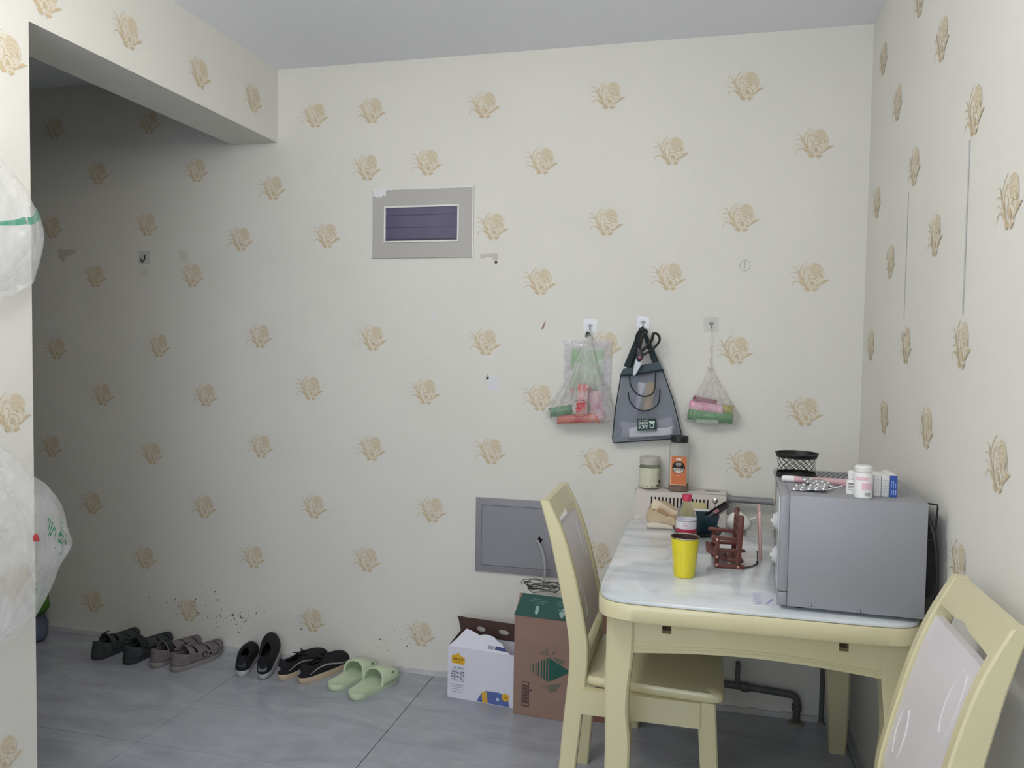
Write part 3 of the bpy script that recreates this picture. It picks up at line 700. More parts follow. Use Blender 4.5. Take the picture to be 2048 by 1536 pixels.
# pink phone leaning on the microwave door, with black wrist cord
t = thing('pink_phone', 'thin rose gold phone standing on edge against the microwave door', 'phone', (.178, 2.52, ZT), radians(-2))
o = MB().box(-.0045,.0045,-.065,.065,0,.148,bev=.003).build('body', mat('rose_gold', (222,176,168), rough=.3, metal=.2), t, rot=(0,radians(-2.5),0))
t = thing('wrist_cord', 'thin black braided cord lying on the table beside the phone stand', 'cord', (.0,0,ZT))
MB().tube(smoothpts([(.108,2.345,.004),(.128,2.36,.0025),(.15,2.385,.0022),(.163,2.42,.003),(.166,2.452,.012),(.1655,2.455,.03)]), .0016, 6).build('strand', M_dark, t)
MB().tube(smoothpts([(.110,2.35,.005),(.13,2.352,.003),(.15,2.378,.0045),(.162,2.405,.003)]), .0014, 6).build('strand', M_dark, t)
MB().ball((.1635,2.42,.004), .0038, 10, 6).build('knot', M_dark, t)

t = thing('paper_sticker', 'white paper slip with lilac print half under the microwave', 'paper', (.165, 2.075, ZT))
MB().box(-.035,.033,-.06,.05,.0001,.0006).build('slip', mat('slip_white', (226,226,236), rough=.6), t, smooth=0)
b = MB()
for j in range(6): b.flat([(-.029,-.05+.016*j),(-.016+.004*(j%2),-.05+.016*j),(-.016+.004*(j%2),-.043+.016*j),(-.029,-.043+.016*j)], .0008)
b.flat([(-.006,-.045),(.0,-.045),(.02,.0),(.012,.004)], .0008).flat([(.022,-.04),(.03,-.04),(.03,.0),(.026,.0)], .0008)
b.build('lilac_print', mat('lilac_ink', (176,176,214), rough=.6), t, smooth=0)

# ------------------------------------------------------------------ radiator, pipes
t = thing('radiator', 'off-white wall radiator with slotted front above the back of the table', 'radiator', (-.079, D, 0))
M_rad = mat('radiator_cream', (226,216,210), rough=.45, var=.05, vscale=9)
x0, x1, zt, zb, dp = -.166, .166, .856, .40, .112
b = MB().box(x0,x1,-dp,-dp+.003,.80-.045,.796).box(x0,x1,-dp,-dp+.003,.834,zt-.001).box(x0,x1,-dp+.001,-dp+.003,.40,.745)
sl = [x0+.058+.0137*k for k in range(16)]
prev = x0
for s_ in sl:
    b.box(prev, s_, -dp, -dp+.003, .796, .834); prev = s_+.0048
b.box(prev, x1, -dp, -dp+.003, .796, .834)
b.build('front_plate', M_rad, t, smooth=0)
MB().box(x0,x1,-dp,-.004,zt-.003,zt,bev=.001).build('top_plate', M_rad, t)
for a in (x0, x1-.003): MB().box(a,a+.003,-dp+.003,-.004,zb,zt-.003).build('side_plate', M_rad, t, smooth=0)
MB().box(x0+.004,x1-.004,-.08,-.01,.42,.85).build('core', mat('radiator_dark', (40,38,38), rough=.8), t, smooth=0)
MB().box(x0-.001,x1+.001,-dp-.004,-dp,.745,.756,bev=.001).build('ledge', M_white, t)
b = MB()
for a, c in ((-.06,.0),(.015,.055),(.09,.145)): b.box(a,c,-.05,-.042,zt-.0005,zt+.0006)
b.build('top_slot', M_dark, t, smooth=0)
MB().box(x0-.006,x0,-.07,-.05,.83,.85).build('side_clip', mat('pipe_grey', (150,150,150)), t, smooth=0)
M_pipe = mat('galvanised_grey', (150,150,150), rough=.4, metal=.3, var=.15, vscale=15)
t = thing('heating_pipe', 'grey heating pipe running from the radiator to the right wall', 'pipe', (0, D-.055, .828))
MB().tube([(.088,0,.004),(.3,0,.002),(RX-.001,0,0)], .0125, 16).build('pipe_run', M_pipe, t)
MB().lathe([(.016,0),(.016,.02)], 16).build('coupling', M_pipe, t, (.0875,0,.004), (0,pi/2,0))
t = thing('floor_pipe', 'dark grey pipe with an elbow dropping to floor under the table', 'pipe', (0, D-.045, 0))
M_p2 = mat('dull_pipe', (104,104,106), rough=.5, metal=.2, var=.2, vscale=20)
MB().tube(smoothpts([(.0,0,.122),(.2,0,.117),(.33,0,.109),(.352,0,.104),(.362,0,.090),(.363,0,.06),(.362,0,.0)]), .0135, 14).build('bent_pipe', M_p2, t)
MB().lathe([(.018,0),(.018,.03)], 16).build('coupling', M_p2, t, (.16,0,.117), (0,pi/2,0)); MB().lathe([(.0175,0),(.0175,.022)], 16).build('coupling', M_p2, t, (.363,0,.05))
MB().lathe([(.03,0),(.026,.006),(.015,.008)], 20).build('floor_collar', mat('collar_cement', (150,140,132), rough=.9), t, (.362,0,0))
MB().tube([(.15,-.0,.117),(.148,.0,.16),(.15,.02,.19),(.15,.044,.19)], .009, 10).build('valve_stub', M_p2, t)
t = thing('riser_pipe', 'thin vertical pipe beside the rear table leg', 'pipe', (.452, D-.03, 0))
MB().tube([(0,0,0),(0,0,.7)], .009, 12).build('riser', mat('riser_grey', (96,96,100), rough=.5), t)
MB().lathe([(.014,0),(.012,.012)], 12).build('floor_collar', mat('collar_cement', (150,140,132)), t)

# jars on radiator
ZR = .8562
t = thing('glass_jar', 'short clear jar with cream paper label on the radiator', 'jar', (-.198, D-.055, ZR))
M_glass = mat('clear_glass', (240,244,242), rough=.06, trans=.9, ior=1.2, alpha=.6)
MB().lathe([(.034,0),(.038,.003),(.039,.010),(.039,.085),(.037,.09),(.035,.093)], 40, cap1=False).build('body', M_glass, t)
MB().lathe([(.0365,.004),(.0375,.010),(.0375,.07),(.001,.072)], 36).build('contents', mat('cream_filling', (222,222,196), rough=.7), t)
MB().lathe([(.0360,.093),(.0385,.094),(.0385,.118),(.036,.121),(.034,.1195),(.001,.119)], 40).build('lid', mat('clear_lid', (216,212,206), rough=.2, alpha=.7), t)
lb = MB().lathe([(.0394,.012),(.0394,.083)], 40, cap0=False, cap1=False).build('paper_label', mat('label_cream', (226,226,200), rough=.6, alpha=.93), t)
MB().lathe([(.0398,.0815),(.0398,.0835)], 40, cap0=False, cap1=False).build('dark_line', mat('line_dark', (60,56,46)), lb)
arc_multi(lb, .0398, [(-2.2,-.3,.0125,.015),(-.75,-.3,.0125,.018),(-.5,-.15,.022,.036),(-.6,-.52,.05,.064)], mat('line_dark', (60,56,46)), 'dark_print')
arc_multi(lb, .0397, [(-2.1,-.8,.03+.008*k,.0308+.008*k) for k in range(6)], mat('print_olive', (190,190,160)), 'small_print')

t = thing('spice_bottle', 'tall clear square-shouldered bottle with black lid and orange label on the radiator', 'bottle', (-.088, D-.074, ZR))
def rsq(a, z, e=.55): return [(a*abs(cos(q))**e*(1 if cos(q)>0 else -1), a*abs(sin(q))**e*(1 if sin(q)>0 else -1), z) for q in [2*pi*(k+.5)/40 for k in range(40)]]
MB().stack([rsq(.034,0),rsq(.0375,.003),rsq(.0375,.168),rsq(.036,.176),rsq(.030,.180,.9),rsq(.030,.186,1)], True, False).build('body', M_glass, t)
MB().stack([rsq(.0355,.003),rsq(.0355,.024),rsq(.01,.025)]).build('contents', mat('crumb_brown', (150,118,100), rough=.9, var=.3, vscale=90), t)
MB().lathe([(.0305,.184),(.0325,.185),(.0325,.206),(.0315,.208),(.001,.2085)], 40).build('lid', mat('black_lid', (32,34,36), rough=.5), t)
lab = thing_l = MB().box(-.031,.029,-.0392,-.0385,.026,.134).build('orange_label', mat('label_orange', (222,128,78), rough=.5, var=.08, vscale=20), t, smooth=0)
M_dk = mat('label_black', (40,22,18), rough=.5); M_lw = mat('label_cream_white', (240,232,222), rough=.5)
MB().box(-.031,-.026,-.0394,-.0392,.026,.134).box(-.026,.029,-.0394,-.0392,.026,.030).build('pale_border', mat('border_peach', (236,190,158)), lab, smooth=0)
def disc(b, cx, cz, r, z, a0=0, a1=2*pi, n=30): b.flat([(cx+r*cos(a0+(a1-a0)*k/n), cz+r*sin(a0+(a1-a0)*k/n)) for k in range(n)], z); return b
disc(MB(), 0,.093,.0235,0).build('emblem', M_dk, lab, (0,-.0395,0), (pi/2,0,0), smooth=0)
disc(MB(), 0,.093,.0212,0,pi*1.02,pi*1.98).build('emblem_lower', M_lw, lab, (0,-.0397,0), (pi/2,0,0), smooth=0)
MB().flat([(-.0095,.119),(.0095,.119),(.0095,.127),(-.0095,.127)], 0).build('badge', M_lw, lab, (0,-.0395,0), (pi/2,0,0), smooth=0)
text('香酥', .011, M_lw, lab, (0,-.0399,.105)); text('面包糠', .0125, M_dk, lab, (0,-.0401,.0845))
text('CRISPY', .004, M_lw, lab, (0,-.0399,.0975)); text('净含量', .004, M_lw, lab, (0,-.0397,.063))

# ------------------------------------------------------------------ hooks and bags on the back wall
def hook(label, x, z, w, h, m, grp='adhesive hooks in a row above the table'):
    t = thing('adhesive_hook', label, 'hook', (x, D, z), 0, grp)
    MB().flat([(-w/2,-h/2),(w/2,-h/2),(w/2,h/2),(-w/2,h/2)], .0012).build('card', m, t, rot=(pi/2,0,0), smooth=0)
    MB().lathe([(.009,0),(.009,.003),(.006,.005)], 16).build('boss', m, t, (0,-.0012,.004), (pi/2,0,0))
    MB().tube(smoothpts([(-.010,-.004,.002),(0,-.006,.003),(.010,-.004,.002)]), .0013, 6).build('wire_arm', mat('hook_wire', (150,150,156), rough=.25, metal=.9), t)
    MB().tube(smoothpts([(0,-.006,.003),(0,-.007,-.010),(0,-.011,-.017),(0,-.017,-.015),(0,-.018,-.008)]), .0015, 6).build('wire_hook', mat('hook_wire', (150,150,156)), t)
    return t
M_hc = mat('clear_card_white', (240,240,246), rough=.15, alpha=.85); M_hc2 = mat('clear_card', (226,224,220), rough=.12, alpha=.45)
hook('clear adhesive wall hook holding the bag with a green insert card', -.447, 1.478, .053, .054, M_hc)
hook('clear adhesive wall hook holding the grey mesh bag', -.24, 1.492, .046, .048, M_hc)
hook('faint clear adhesive wall hook holding the small pink-and-green bag', .017, 1.488, .056, .056, M_hc2)
t = thing('adhesive_hook', 'empty adhesive hook on a grey square card in the shaded left part', 'hook', (-2.495, D, 1.772))
MB().box(-.028,.028,-.0012,0,-.03,.03).build('card', mat('card_grey', (206,205,200), rough=.4), t, smooth=0)
MB().tube(smoothpts([(.006,-.003,.012),(.006,-.006,-.008),(.001,-.012,-.018),(-.006,-.014,-.014),(-.007,-.014,-.006)]), .0022, 8).build('wire_hook', mat('hook_dark', (50,50,52), rough=.3, metal=.6), t)

def film_bag(t, name, prof, m, yoff=.004, folds=14, amp=.06, n=64, x0=0, seed=1, crease=0, vs=4, cf=14, czf=.35):
    rnd = random.Random(seed); ph = [rnd.uniform(0,6.28) for _ in range(5)]
    P = smoothpts([(z, x, 0) for z, x, hw, hd in prof], vs); Q = smoothpts([(hw, hd, 0) for z, x, hw, hd in prof], vs); loops = []
    for i, (p, q) in enumerate(zip(P, Q)):
        hw, hd = max(q[0],.0012), max(q[1],.0012); l = []; f = i/len(P)
        for k in range(n):
            a = 2*pi*k/n; rr = 1 + amp*sin(folds*a+ph[0]+.6*f) + amp*.6*sin((folds*1.7//1)*a+ph[1]) + .04*sin(3*a+ph[2]+5*f)
            xx = hw*rr*cos(a); yy = hd*rr*sin(a); zz = p[0] + (0 if i == 0 else .004*sin(4*a+ph[3]+3*f)*(hw/.1))
            if crease:
                v = Vector((xx*cf+seed, yy*cf*1.5, zz*cf*czf)); w = noise.noise_vector(v*.6)*.4
                c = 1.3*max(0, 1-abs(noise.noise(v+w))*2.2)**2 + .5*max(0, 1-abs(noise.noise(v*2.1+w*1.5))*2.2)**2 + 1.0*noise.noise(v*.5)
                d = crease*c*min(1, hw/.08); xx += d*cos(a); yy += d*sin(a)
            l.append((p[1]+xx, min(-yoff*.3, -hd-yoff+yy), zz))
        loops.append(l)
    return MB().stack(loops, True, True).build(name, m, t, smooth=180)
def wrap(o, target, off=.003):
    md = o.modifiers.new('wrap', 'SHRINKWRAP'); md.target = target; md.wrap_method = 'NEAREST_SURFACEPOINT'; md.wrap_mode = 'ABOVE_SURFACE'; md.offset = off
    return o
def pillow(t, name, w, h, th, m, loc, rot=(0,0,0), cr=.08):
    """sealed sachet: pillow with crimped ends, in local xz plane"""
    def f(side):
        def g_(u, v):
            e = max(0, min(1, min(v, 1-v)/cr)); q = (sin(pi*u)**.6)*e**.6 if 0 < u < 1 else 0
            return ((u-.5)*w*(1-.06*e), side*th/2*q + .0008*sin(40*v+9*u)*e, (v-.5)*h+.001*sin(12*u)*(1-e))
        return g_
    b = MB().grid(f(-1), 14, 18); b.grid(f(1), 14, 18)
    bmesh.ops.remove_doubles(b.bm, verts=b.bm.verts, dist=.0004); bmesh.ops.recalc_face_normals(b.bm, faces=b.bm.faces)
    return b.build(name, m, t, loc, rot, smooth=60)
M_film = plastic_film('clear_film', (250,248,248), .26, .12, 60, (1,1,.12))
M_film2 = plastic_film('hazy_film', (246,240,238), .26, .2, 60, (1,1,.12))
# first bag
t = thing('snack_bag_packet', 'flat clear plastic packet with a green card inside, behind the left hanging bag', 'packet', (-.455, D, 1.19))
pillow(t, 'clear_pouch', .2, .232, .022, plastic_film('pouch_film', (244,240,246), .5, .12), (0,-.014,.115))
o = MB().box(-.062,.062,-.0155,-.0135,.035,.195,bev=.001).build('green_card', mat('insert_green', (104,176,76), rough=.35), t); o['label'] = 'leaf green insert card'
MB().box(-.05,.05,-.0158,-.0155,.115,.135).build('pale_band', mat('insert_grey', (170,190,170)), o, smooth=0)
disc(MB(),0,.122,.008,0).build('white_ring', M_lw, o, (0,-.0161,0), (pi/2,0,0), smooth=0)
disc(MB(),0,.122,.0045,0).build('ring_centre', mat('insert_deep', (70,110,80)), o, (0,-.0163,0), (pi/2,0,0), smooth=0)
t = thing('plastic_bag', 'clear plastic bag of snacks hanging from the leftmost of the three hooks', 'bag', (-.468, D, 1.098))
film_bag(t, 'film', [(.0,-.005,.085,.022),(.008,-.005,.115,.035),(.035,-.006,.124,.046),(.07,-.002,.112,.046),(.13,.004,.085,.040),(.2,.010,.052,.030),(.27,.016,.028,.018),(.32,.019,.013,.010),(.355,.0205,.006,.005),(.374,.021,.003,.003)], M_film, yoff=.026, n=120, vs=7, crease=.003, cf=26)
M_red = mat('print_red', (190,44,58), rough=.5); M_ink = mat('print_black', (44,36,38), rough=.5)
text('万', .024, mat('print_rose', (205,110,112)), t, (-.028,-.115,.125)); text('祥', .038, mat('print_rose2', (214,96,96)), t, (.012,-.113,.137)); text('金', .026, mat('print_brown', (150,90,90)), t, (.042,-.11,.13))
text('福', .04, M_red, t, (.008,-.121,.062), bold=.0006)
b = MB(); cc = [(.034*cos(2*pi*k/36),.034*sin(2*pi*k/36)) for k in range(37)]
for p, q in zip(cc, cc[1:]): b.flat([p,q,(q[0]*.95,q[1]*.95),(p[0]*.95,p[1]*.95)], 0)
b.build('printed_ring', M_ink, t, (.006,-.1205,.06), (pi/2,0,0), smooth=0)
MB().tube(smoothpts([(.012,-.03,.335),(.017,-.034,.352),(.024,-.03,.34)]), .006, 8).build('dark_tie', mat('tie_dark', (70,72,74), rough=.6), t)
def snack(name, label, loc, w, h, th, m, rot, cat='packet', grp='packets inside the left hanging bag'):
    t = thing(name, label, cat, loc, 0, grp); pillow(t, 'wrapper', w, h, th, m, (0,0,0), rot); return t
M_sg = mat('wrapper_green', (36,128,72), rough=.25, bump=.8, bscale=55, var=.25, vscale=30); M_sr = mat('wrapper_red', (196,52,48), rough=.3, bump=.8, bscale=55, rgb2=(226,140,120), vscale=26)
M_sp = mat('wrapper_mauve', (176,120,142), rough=.3, bump=.8, bscale=55, rgb2=(220,190,198), vscale=24); M_srw = mat('wrapper_red_white', (188,60,72), rough=.3, bump=.8, bscale=55, rgb2=(238,222,222), vscale=16)
snack('snack_packet', 'shiny green wrapper at the bottom left of the left hanging bag', (-.545, D-.075, 1.142), .04, .092, .022, M_sg, (0,radians(80),0))
snack('snack_packet', 'flat red wrapper lying along the bottom of the left hanging bag', (-.475, D-.070, 1.115), .038, .17, .024, M_sr, (0,radians(86),0))
snack('snack_packet', 'red and white upright wrapper in the middle of the left hanging bag', (-.462, D-.066, 1.19), .045, .115, .018, M_srw, (0,radians(3),0))
snack('snack_packet', 'mauve wrapper on the right side of the left hanging bag', (-.405, D-.066, 1.165), .052, .12, .024, M_sp, (0,radians(-8),0))

# mesh bag
t = thing('mesh_bag', 'slate grey mesh bag with dark green straps hanging from the middle hook', 'bag', (-.215, D, 1.022))
M_mesh = mat('slate_mesh', (150,156,170), rough=.8, alpha=.5); M_mesh2 = mat('slate_mesh_edge', (96,104,122), rough=.8, alpha=.75)
M_web = mat('dark_green_webbing', (30,44,48), rough=.7)
F = [(-.128,.0),(.130,.030),(.132,.050),(.098,.175),(.055,.290),(.042,.318),(-.093,.288),(-.101,.272),(-.120,.14),(-.130,.02)]
cx_, cz_ = .0, .15
def shrink(p, k, dz=0): return (cx_+(p[0]-cx_)*k, cz_+(p[1]-cz_)*k+dz)
def mesh_panel(yf, bul):
    # smooth outline sampled
    O = F; n = len(O); rings = []
    for k in (1.0,.93,.8,.55,.25): rings.append([(*shrink(p,k), k) for p in O])
    return [[(p[0], yf-bul*(1-p[2]**3), p[1]) for p in r] for r in rings]
fr = mesh_panel(-.040, .012)
MB().stack(fr, False, True).build('front_mesh', M_mesh, t, smooth=80)
MB().stack([[(x,-.006,z) for x,z in F],[(x*.98,-.0055,z) for x,z in [shrink(p,.95) for p in F]]], False, True).build('back_mesh', M_mesh, t, smooth=0)
MB().stack([[(x,-.006,z) for x,z in F],[(x*1.0,-.024,z-.004) for x,z in F],[(x,-.040,z) for x,z in F]], False, False).build('gusset', M_mesh2, t, smooth=80)
b = MB()
b.tube([(x,-.0405,z) for x,z in F], .0022, 6, closed=True)
b.build('piping', M_web, t)
b = MB(); hem = [(-.1035,.268),(-.094,.292),(.044,.322),(.058,.290)]
b.stack([[(-.104,-.056,.262),(-.093,-.056,.288),(.043,-.056,.320),(.0595,-.056,.288),(-.02,-.058,.272)],[(-.104,-.0575,.262),(-.093,-.0575,.288),(.043,-.0575,.320),(.0595,-.0575,.288),(-.02,-.0595,.272)]])
b.build('top_hem', mat('hem_slate', (74,88,98), rough=.8), t, smooth=0)
b = MB().tube([(-.104,-.0585,.264),(-.06,-.0595,.268),(-.02,-.06,.274),(.02,-.0595,.283),(.0595,-.0585,.290)], .0042, 6); b.build('hem_edge', M_web, t)
def strap(p, q, w=.0125, y=-.05):
    a, c = Vector(p), Vector(q); d = (c-a).normalized(); n = Vector((-d.y,d.x))
    po = [(a+n*w)[:], (a-n*w)[:], (c-n*w*.55)[:], (c+n*w*.55)[:]]
    MB().prism([(v[0],v[1]) for v in po], y, y-.0022, 'y').build('strap', M_web, t, smooth=0)
strap((-.080,.296),(-.027,.4475)); strap((.030,.318),(-.024,.4475), y=-.047)
strap((-.075,.292),(-.026,.446), y=-.012); strap((.028,.312),(-.025,.446), y=-.014)
MB().tube([(-.0255,-.012,.447),(-.0255,-.03,.4505),(-.0255,-.05,.447)], .005, 8).build('strap_loop', M_web, t)
def U(p, y): return [(x+.215, y, z-1.022) for x, z in p]
MB().tube(smoothpts(U([(-.284,1.295),(-.275,1.247),(-.25,1.217),(-.222,1.209),(-.195,1.219),(-.185,1.244),(-.184,1.301)], -.069)), .0026, 8).build('drawcord', M_web, t)
MB().tube(smoothpts(U([(-.286,1.224),(-.278,1.188),(-.254,1.162),(-.226,1.153),(-.194,1.162),(-.17,1.187),(-.166,1.239)], -.0685)), .0024, 8).build('drawcord', M_web, t)
lab = MB().box(-.036,.036,-.0688,-.0675,-.0235,.0235).build('sewn_label', mat('label_deep_green', (28,56,58), rough=.6), t, (.003,0,.079), (0,radians(-3),0), smooth=0)
M_lt = mat('label_text_pale', (214,224,220), rough=.6)
text("LET'S BE HAPPY", .0056, M_lt, lab, (-.032,-.0692,.0165), align='LEFT'); text('ENJOY', .0165, M_lt, lab, (-.032,-.0692,.005), align='LEFT', bold=.0003, sx=.8); text('SOFT!', .017, M_lt, lab, (-.032,-.0692,-.0095), align='LEFT', bold=.0004, sx=.85)
b = MB(); disc(b, .019,-.004,.009,0); disc(b,.025,.009,.0055,0); disc(b,.014,.010,.005,0)
b.build('printed_emblem', M_lt, lab, (0,-.0692,0), (pi/2,0,0), smooth=0)
disc(MB(), .019,-.004,.006,0).build('emblem_centre', mat('label_deep_green', (28,56,58)), lab, (0,-.0694,0), (pi/2,0,0), smooth=0)
MB().box(-.03,.03,-.0692,-.0688,-.0212,-.0198).build('small_print', M_lt, lab, smooth=0)
def tube_item(name, label, loc, rot, m, r, h):
    t = thing(name, label, 'tube', loc, 0, 'tubes inside the mesh bag'); loops = []
    for k in range(9):
        f = k/8; a, bq = r*(1+.25*f), r*(1-f)+.0012*f
        loops.append([(a*cos(2*pi*i/24), bq*sin(2*pi*i/24), f*h) for i in range(24)])
    tb = MB().stack(loops).build('tube_body', m, t, rot=rot)
    return t, tb
_, tb = tube_item('cosmetic_tube', 'silver tube leaning inside the mesh bag', (-.252, D-.034, 1.150), (0,radians(10),0), mat('tube_silver', (208,206,214), rough=.25, metal=.4), .016, .112)
text('LXW', .018, mat('tube_print', (90,92,120)), tb, (0,-.0165,.03), (pi/2,-pi/2,0))
_, tb = tube_item('cosmetic_tube', 'cream and orange tube leaning inside the mesh bag', (-.216, D-.034, 1.155), (0,radians(9),0), mat('tube_cream', (226,206,150), rough=.35, rgb2=(240,180,70), vscale=14), .0165, .108)
t = thing('paper_wad', 'folded white paper lying in the bottom of the mesh bag', 'paper', (-.21, D-.032, 1.045))
MB().grid(lambda u,v: (-.103+.2*u+.006*sin(5*v), -.012+.006*sin(9*u)+.004*v, .002+.026*u*.6+v*(.062-.012*sin(4*u))), 16, 6).build('sheet', mat('wad_paper', (214,212,222), rough=.7), t, solid=.003)
MB().grid(lambda u,v: (-.07+.165*u, -.020+.004*sin(7*u), .0+.018*u+v*(.036+.006*sin(6*u))), 14, 4).build('sheet', mat('wad_paper2', (196,196,206), rough=.7), t, solid=.003)

# scissors
t = thing('kitchen_scissors', 'black handled kitchen scissors hanging in front of the mesh bag', 'scissors', (-.2425, D-.084, 1.361))
M_sc = mat('scissor_black', (28,28,31), rough=.35); M_st = mat('blade_steel', (168,168,172), rough=.4, metal=.7)
MB().prism([(-.012,.0),(-.022,-.04),(-.025,-.074),(-.014,-.068),(.002,-.035),(.008,.0)], -.003,-.001, 'y', bev=.0003).build('blade', M_st, t, smooth=20)
MB().prism([(-.008,-.004),(-.016,-.04),(-.0215,-.072),(-.016,-.071),(.004,-.036),(.01,-.002)], -.001,.001, 'y', bev=.0003).build('blade', M_st, t, smooth=20)
MB().prism([(-.014,-.006),(-.010,-.018),(.0,-.021),(.008,-.014),(.014,-.002),(.012,.012),(.004,.03),(-.008,.036),(-.014,.02)], -.006,.002, 'y', bev=.0015).build('handle_bolster', M_sc, t, smooth=30)
MB().tube(smoothpts([(-.010,-.002,.028),(-.017,-.002,.045),(-.0165,-.002,.07),(-.008,-.002,.092),(.008,-.002,.101),(.022,-.002,.098),(.024,-.002,.088)]), .0042, 8).build('handle_loop', M_sc, t)
MB().tube(smoothpts([(.024,-.002,.09),(.014,-.002,.084),(.006,-.002,.07),(.001,-.002,.05),(-.004,-.002,.03)]), .006, 8).build('handle_loop', M_sc, t)
MB().tube(smoothpts([(.008,.001,.004),(.03,.001,.018),(.05,.001,.032),(.066,.001,.05),(.072,.001,.068),(.064,.001,.084),(.05,.001,.09)]), .0046, 8).build('handle_loop', M_sc, t)
MB().tube(smoothpts([(.05,.001,.09),(.0465,.001,.08),(.044,.001,.066),(.036,.001,.052),(.022,.001,.036),(.006,.001,.022)]), .006, 8).build('handle_loop', M_sc, t)
MB().lathe([(.0075,0),(.007,.002),(.003,.003)], 20).build('pivot', mat('pivot_rose', (150,84,104), rough=.3), t, (-.001,-.006,-.004), (pi/2,0,0))

# third bag
t = thing('plastic_bag', 'small hazy plastic bag with pink and green wrappers hanging from the rightmost hook', 'bag', (.02, D, 1.11))
film_bag(t, 'film', [(.0,.004,.055,.018),(.006,.004,.082,.03),(.03,.004,.094,.040),(.06,.004,.082,.038),(.1,.003,.058,.030),(.14,.002,.038,.022),(.18,.0,.020,.014),(.205,-.002,.010,.009),(.215,-.003,.006,.006),(.225,-.003,.005,.005),(.3,-.001,.0035,.0035),(.362,-.0025,.0025,.0025)], M_film2, folds=9, amp=.07, seed=5, yoff=.006, n=110, vs=6, crease=.0025, cf=28)
MB().ball((-.004,-.017,.215), (.008,.006,.008), 12, 8).build('knot', mat('film_knot', (226,216,216), rough=.3), t)
G3 = 'wrappers inside the small right hanging bag'
M_pg = mat('wrapper_leaf_green', (66,150,84), rough=.3, bump=.8, bscale=55, var=.2, vscale=30); M_pk = mat('wrapper_pink', (214,140,176), rough=.3, bump=.8, bscale=55, rgb2=(236,190,208), vscale=22)
M_mr = mat('wrapper_maroon', (142,62,90), rough=.3, bump=.8, bscale=55, var=.3, vscale=30); M_yg = mat('wrapper_yellow_green', (196,190,80), rough=.3, bump=.8, bscale=55, rgb2=(110,100,60), vscale=34)
tt = snack('snack_packet', 'leaf green wrapper at the bottom of the small right hanging bag', (.022, D-.046, 1.140), .044, .165, .03, M_pg, (0,radians(94),0), grp=G3)
MB().box(-.055,.03,-.0165,-.0155,-.026,-.012).build('grey_print', mat('wrapper_print_grey', (170,190,170)), tt, smooth=0)
snack('snack_packet', 'pink wrapper above the green one in the small right hanging bag', (.008, D-.046, 1.172), .038, .13, .024, M_pk, (0,radians(97),0), grp=G3)
snack('snack_packet', 'maroon wrapper topmost in the small right hanging bag', (.0, D-.036, 1.195), .028, .088, .02, M_mr, (0,radians(100),0), grp=G3)
snack('snack_packet', 'yellow-green striped wrapper at the right of the small right hanging bag', (.085, D-.046, 1.168), .034, .042, .02, M_yg, (0,radians(95),0), grp=G3)

# ------------------------------------------------------------------ bags on the left pillar
M_wfilm = plastic_film('white_bag_film', (250,250,253), .27, .14, 9, (1,1,.5))
def pillar_bag(label, y, z, prof, seed, folds=6):
    t = thing('plastic_bag', label, 'bag', (BX, y, z), pi/2)
    f = film_bag(t, 'film', prof, M_wfilm, folds=folds, amp=.02, seed=seed, n=150, yoff=.004, crease=.0065, vs=12, cf=11)
    return t, f
M_gr = mat('bag_green_print', (36,132,100), rough=.5)
t, f = pillar_bag('white plastic bag with a green stripe hanging high on the left pillar', 1.575, 1.50,
   [(0,.0,.09,.022),(.01,0,.14,.038),(.06,0,.172,.055),(.14,0,.193,.064),(.21,0,.188,.062),(.28,0,.16,.05),(.34,0,.118,.036),(.40,-.02,.06,.02),(.47,-.03,.012,.008)], 3)
wrap(MB().grid(lambda u,v: (-.03+.22*u, -.15+.07*u, .150+.055*u+(.010+.026*u*u)*v+.004*sin(9*u)), 30, 4).build('green_stripe', plastic_film('green_stripe_film', (70,165,135), .75, .2), t), f)
t, f = pillar_bag('bulging white plastic bag with green lettering hanging low on the left pillar', 1.555, .60,
   [(0,.02,.12,.03),(.02,.02,.16,.048),(.08,.02,.19,.066),(.16,.02,.218,.080),(.215,.03,.240,.088),(.25,.02,.235,.088),(.31,.02,.222,.082),(.38,.01,.202,.068),(.44,0,.165,.05),(.5,0,.115,.036),(.57,-.03,.06,.02),(.66,-.04,.012,.008)], 11)
for s_, sz, x, y, z, an in (('号',.06,.150,-.150,.285,-40),('品有限公司',.024,.185,-.135,.262,-52),('联系电话',.018,.198,-.13,.232,-52)):
    wrap(text(s_, sz, M_gr, t, (x,y,z), (pi/2,radians(an),radians(-35))), f)
wrap(MB().flat([(0,0),(.012,.006),(.02,-.006),(.022,-.018),(.0,-.014)], 0).build('red_print', mat('bag_red_print', (190,70,74)), t, (.075,-.18,.29), (pi/2,0,0), smooth=0), f)

# bundle just visible behind the pillar
t = thing('bundle', 'blue-grey bundle with a green top on the floor at the pillar edge', 'bag', (-3.1, 2.945, 0))
loops = []
for k, (z, r) in enumerate(((0,.14),(.02,.17),(.06,.168),(.1,.15),(.14,.125))):
    loops.append([(r*(1+.06*sin(5*a+k))*cos(a), r*.8*(1+.05*cos(6*a+k))*sin(a), z) for a in [2*pi*i/40 for i in range(40)]])
MB().stack(loops).build('sack', mat('sack_blue_grey', (104,110,134), rough=.6, var=.4, vscale=18, bump=.5, bscale=30), t, smooth=70)
loops = []
for k, (z, r) in enumerate(((.13,.13),(.16,.155),(.2,.15),(.24,.115),(.265,.04))):
    loops.append([(.03+r*(1+.07*sin(4*a+k))*cos(a), r*.8*(1+.05*cos(5*a+k))*sin(a), z) for a in [2*pi*i/36 for i in range(36)]])
MB().stack(loops).build('green_top', mat('leaf_green_cloth', (84,132,52), rough=.7, var=.3, vscale=12), t, smooth=70)

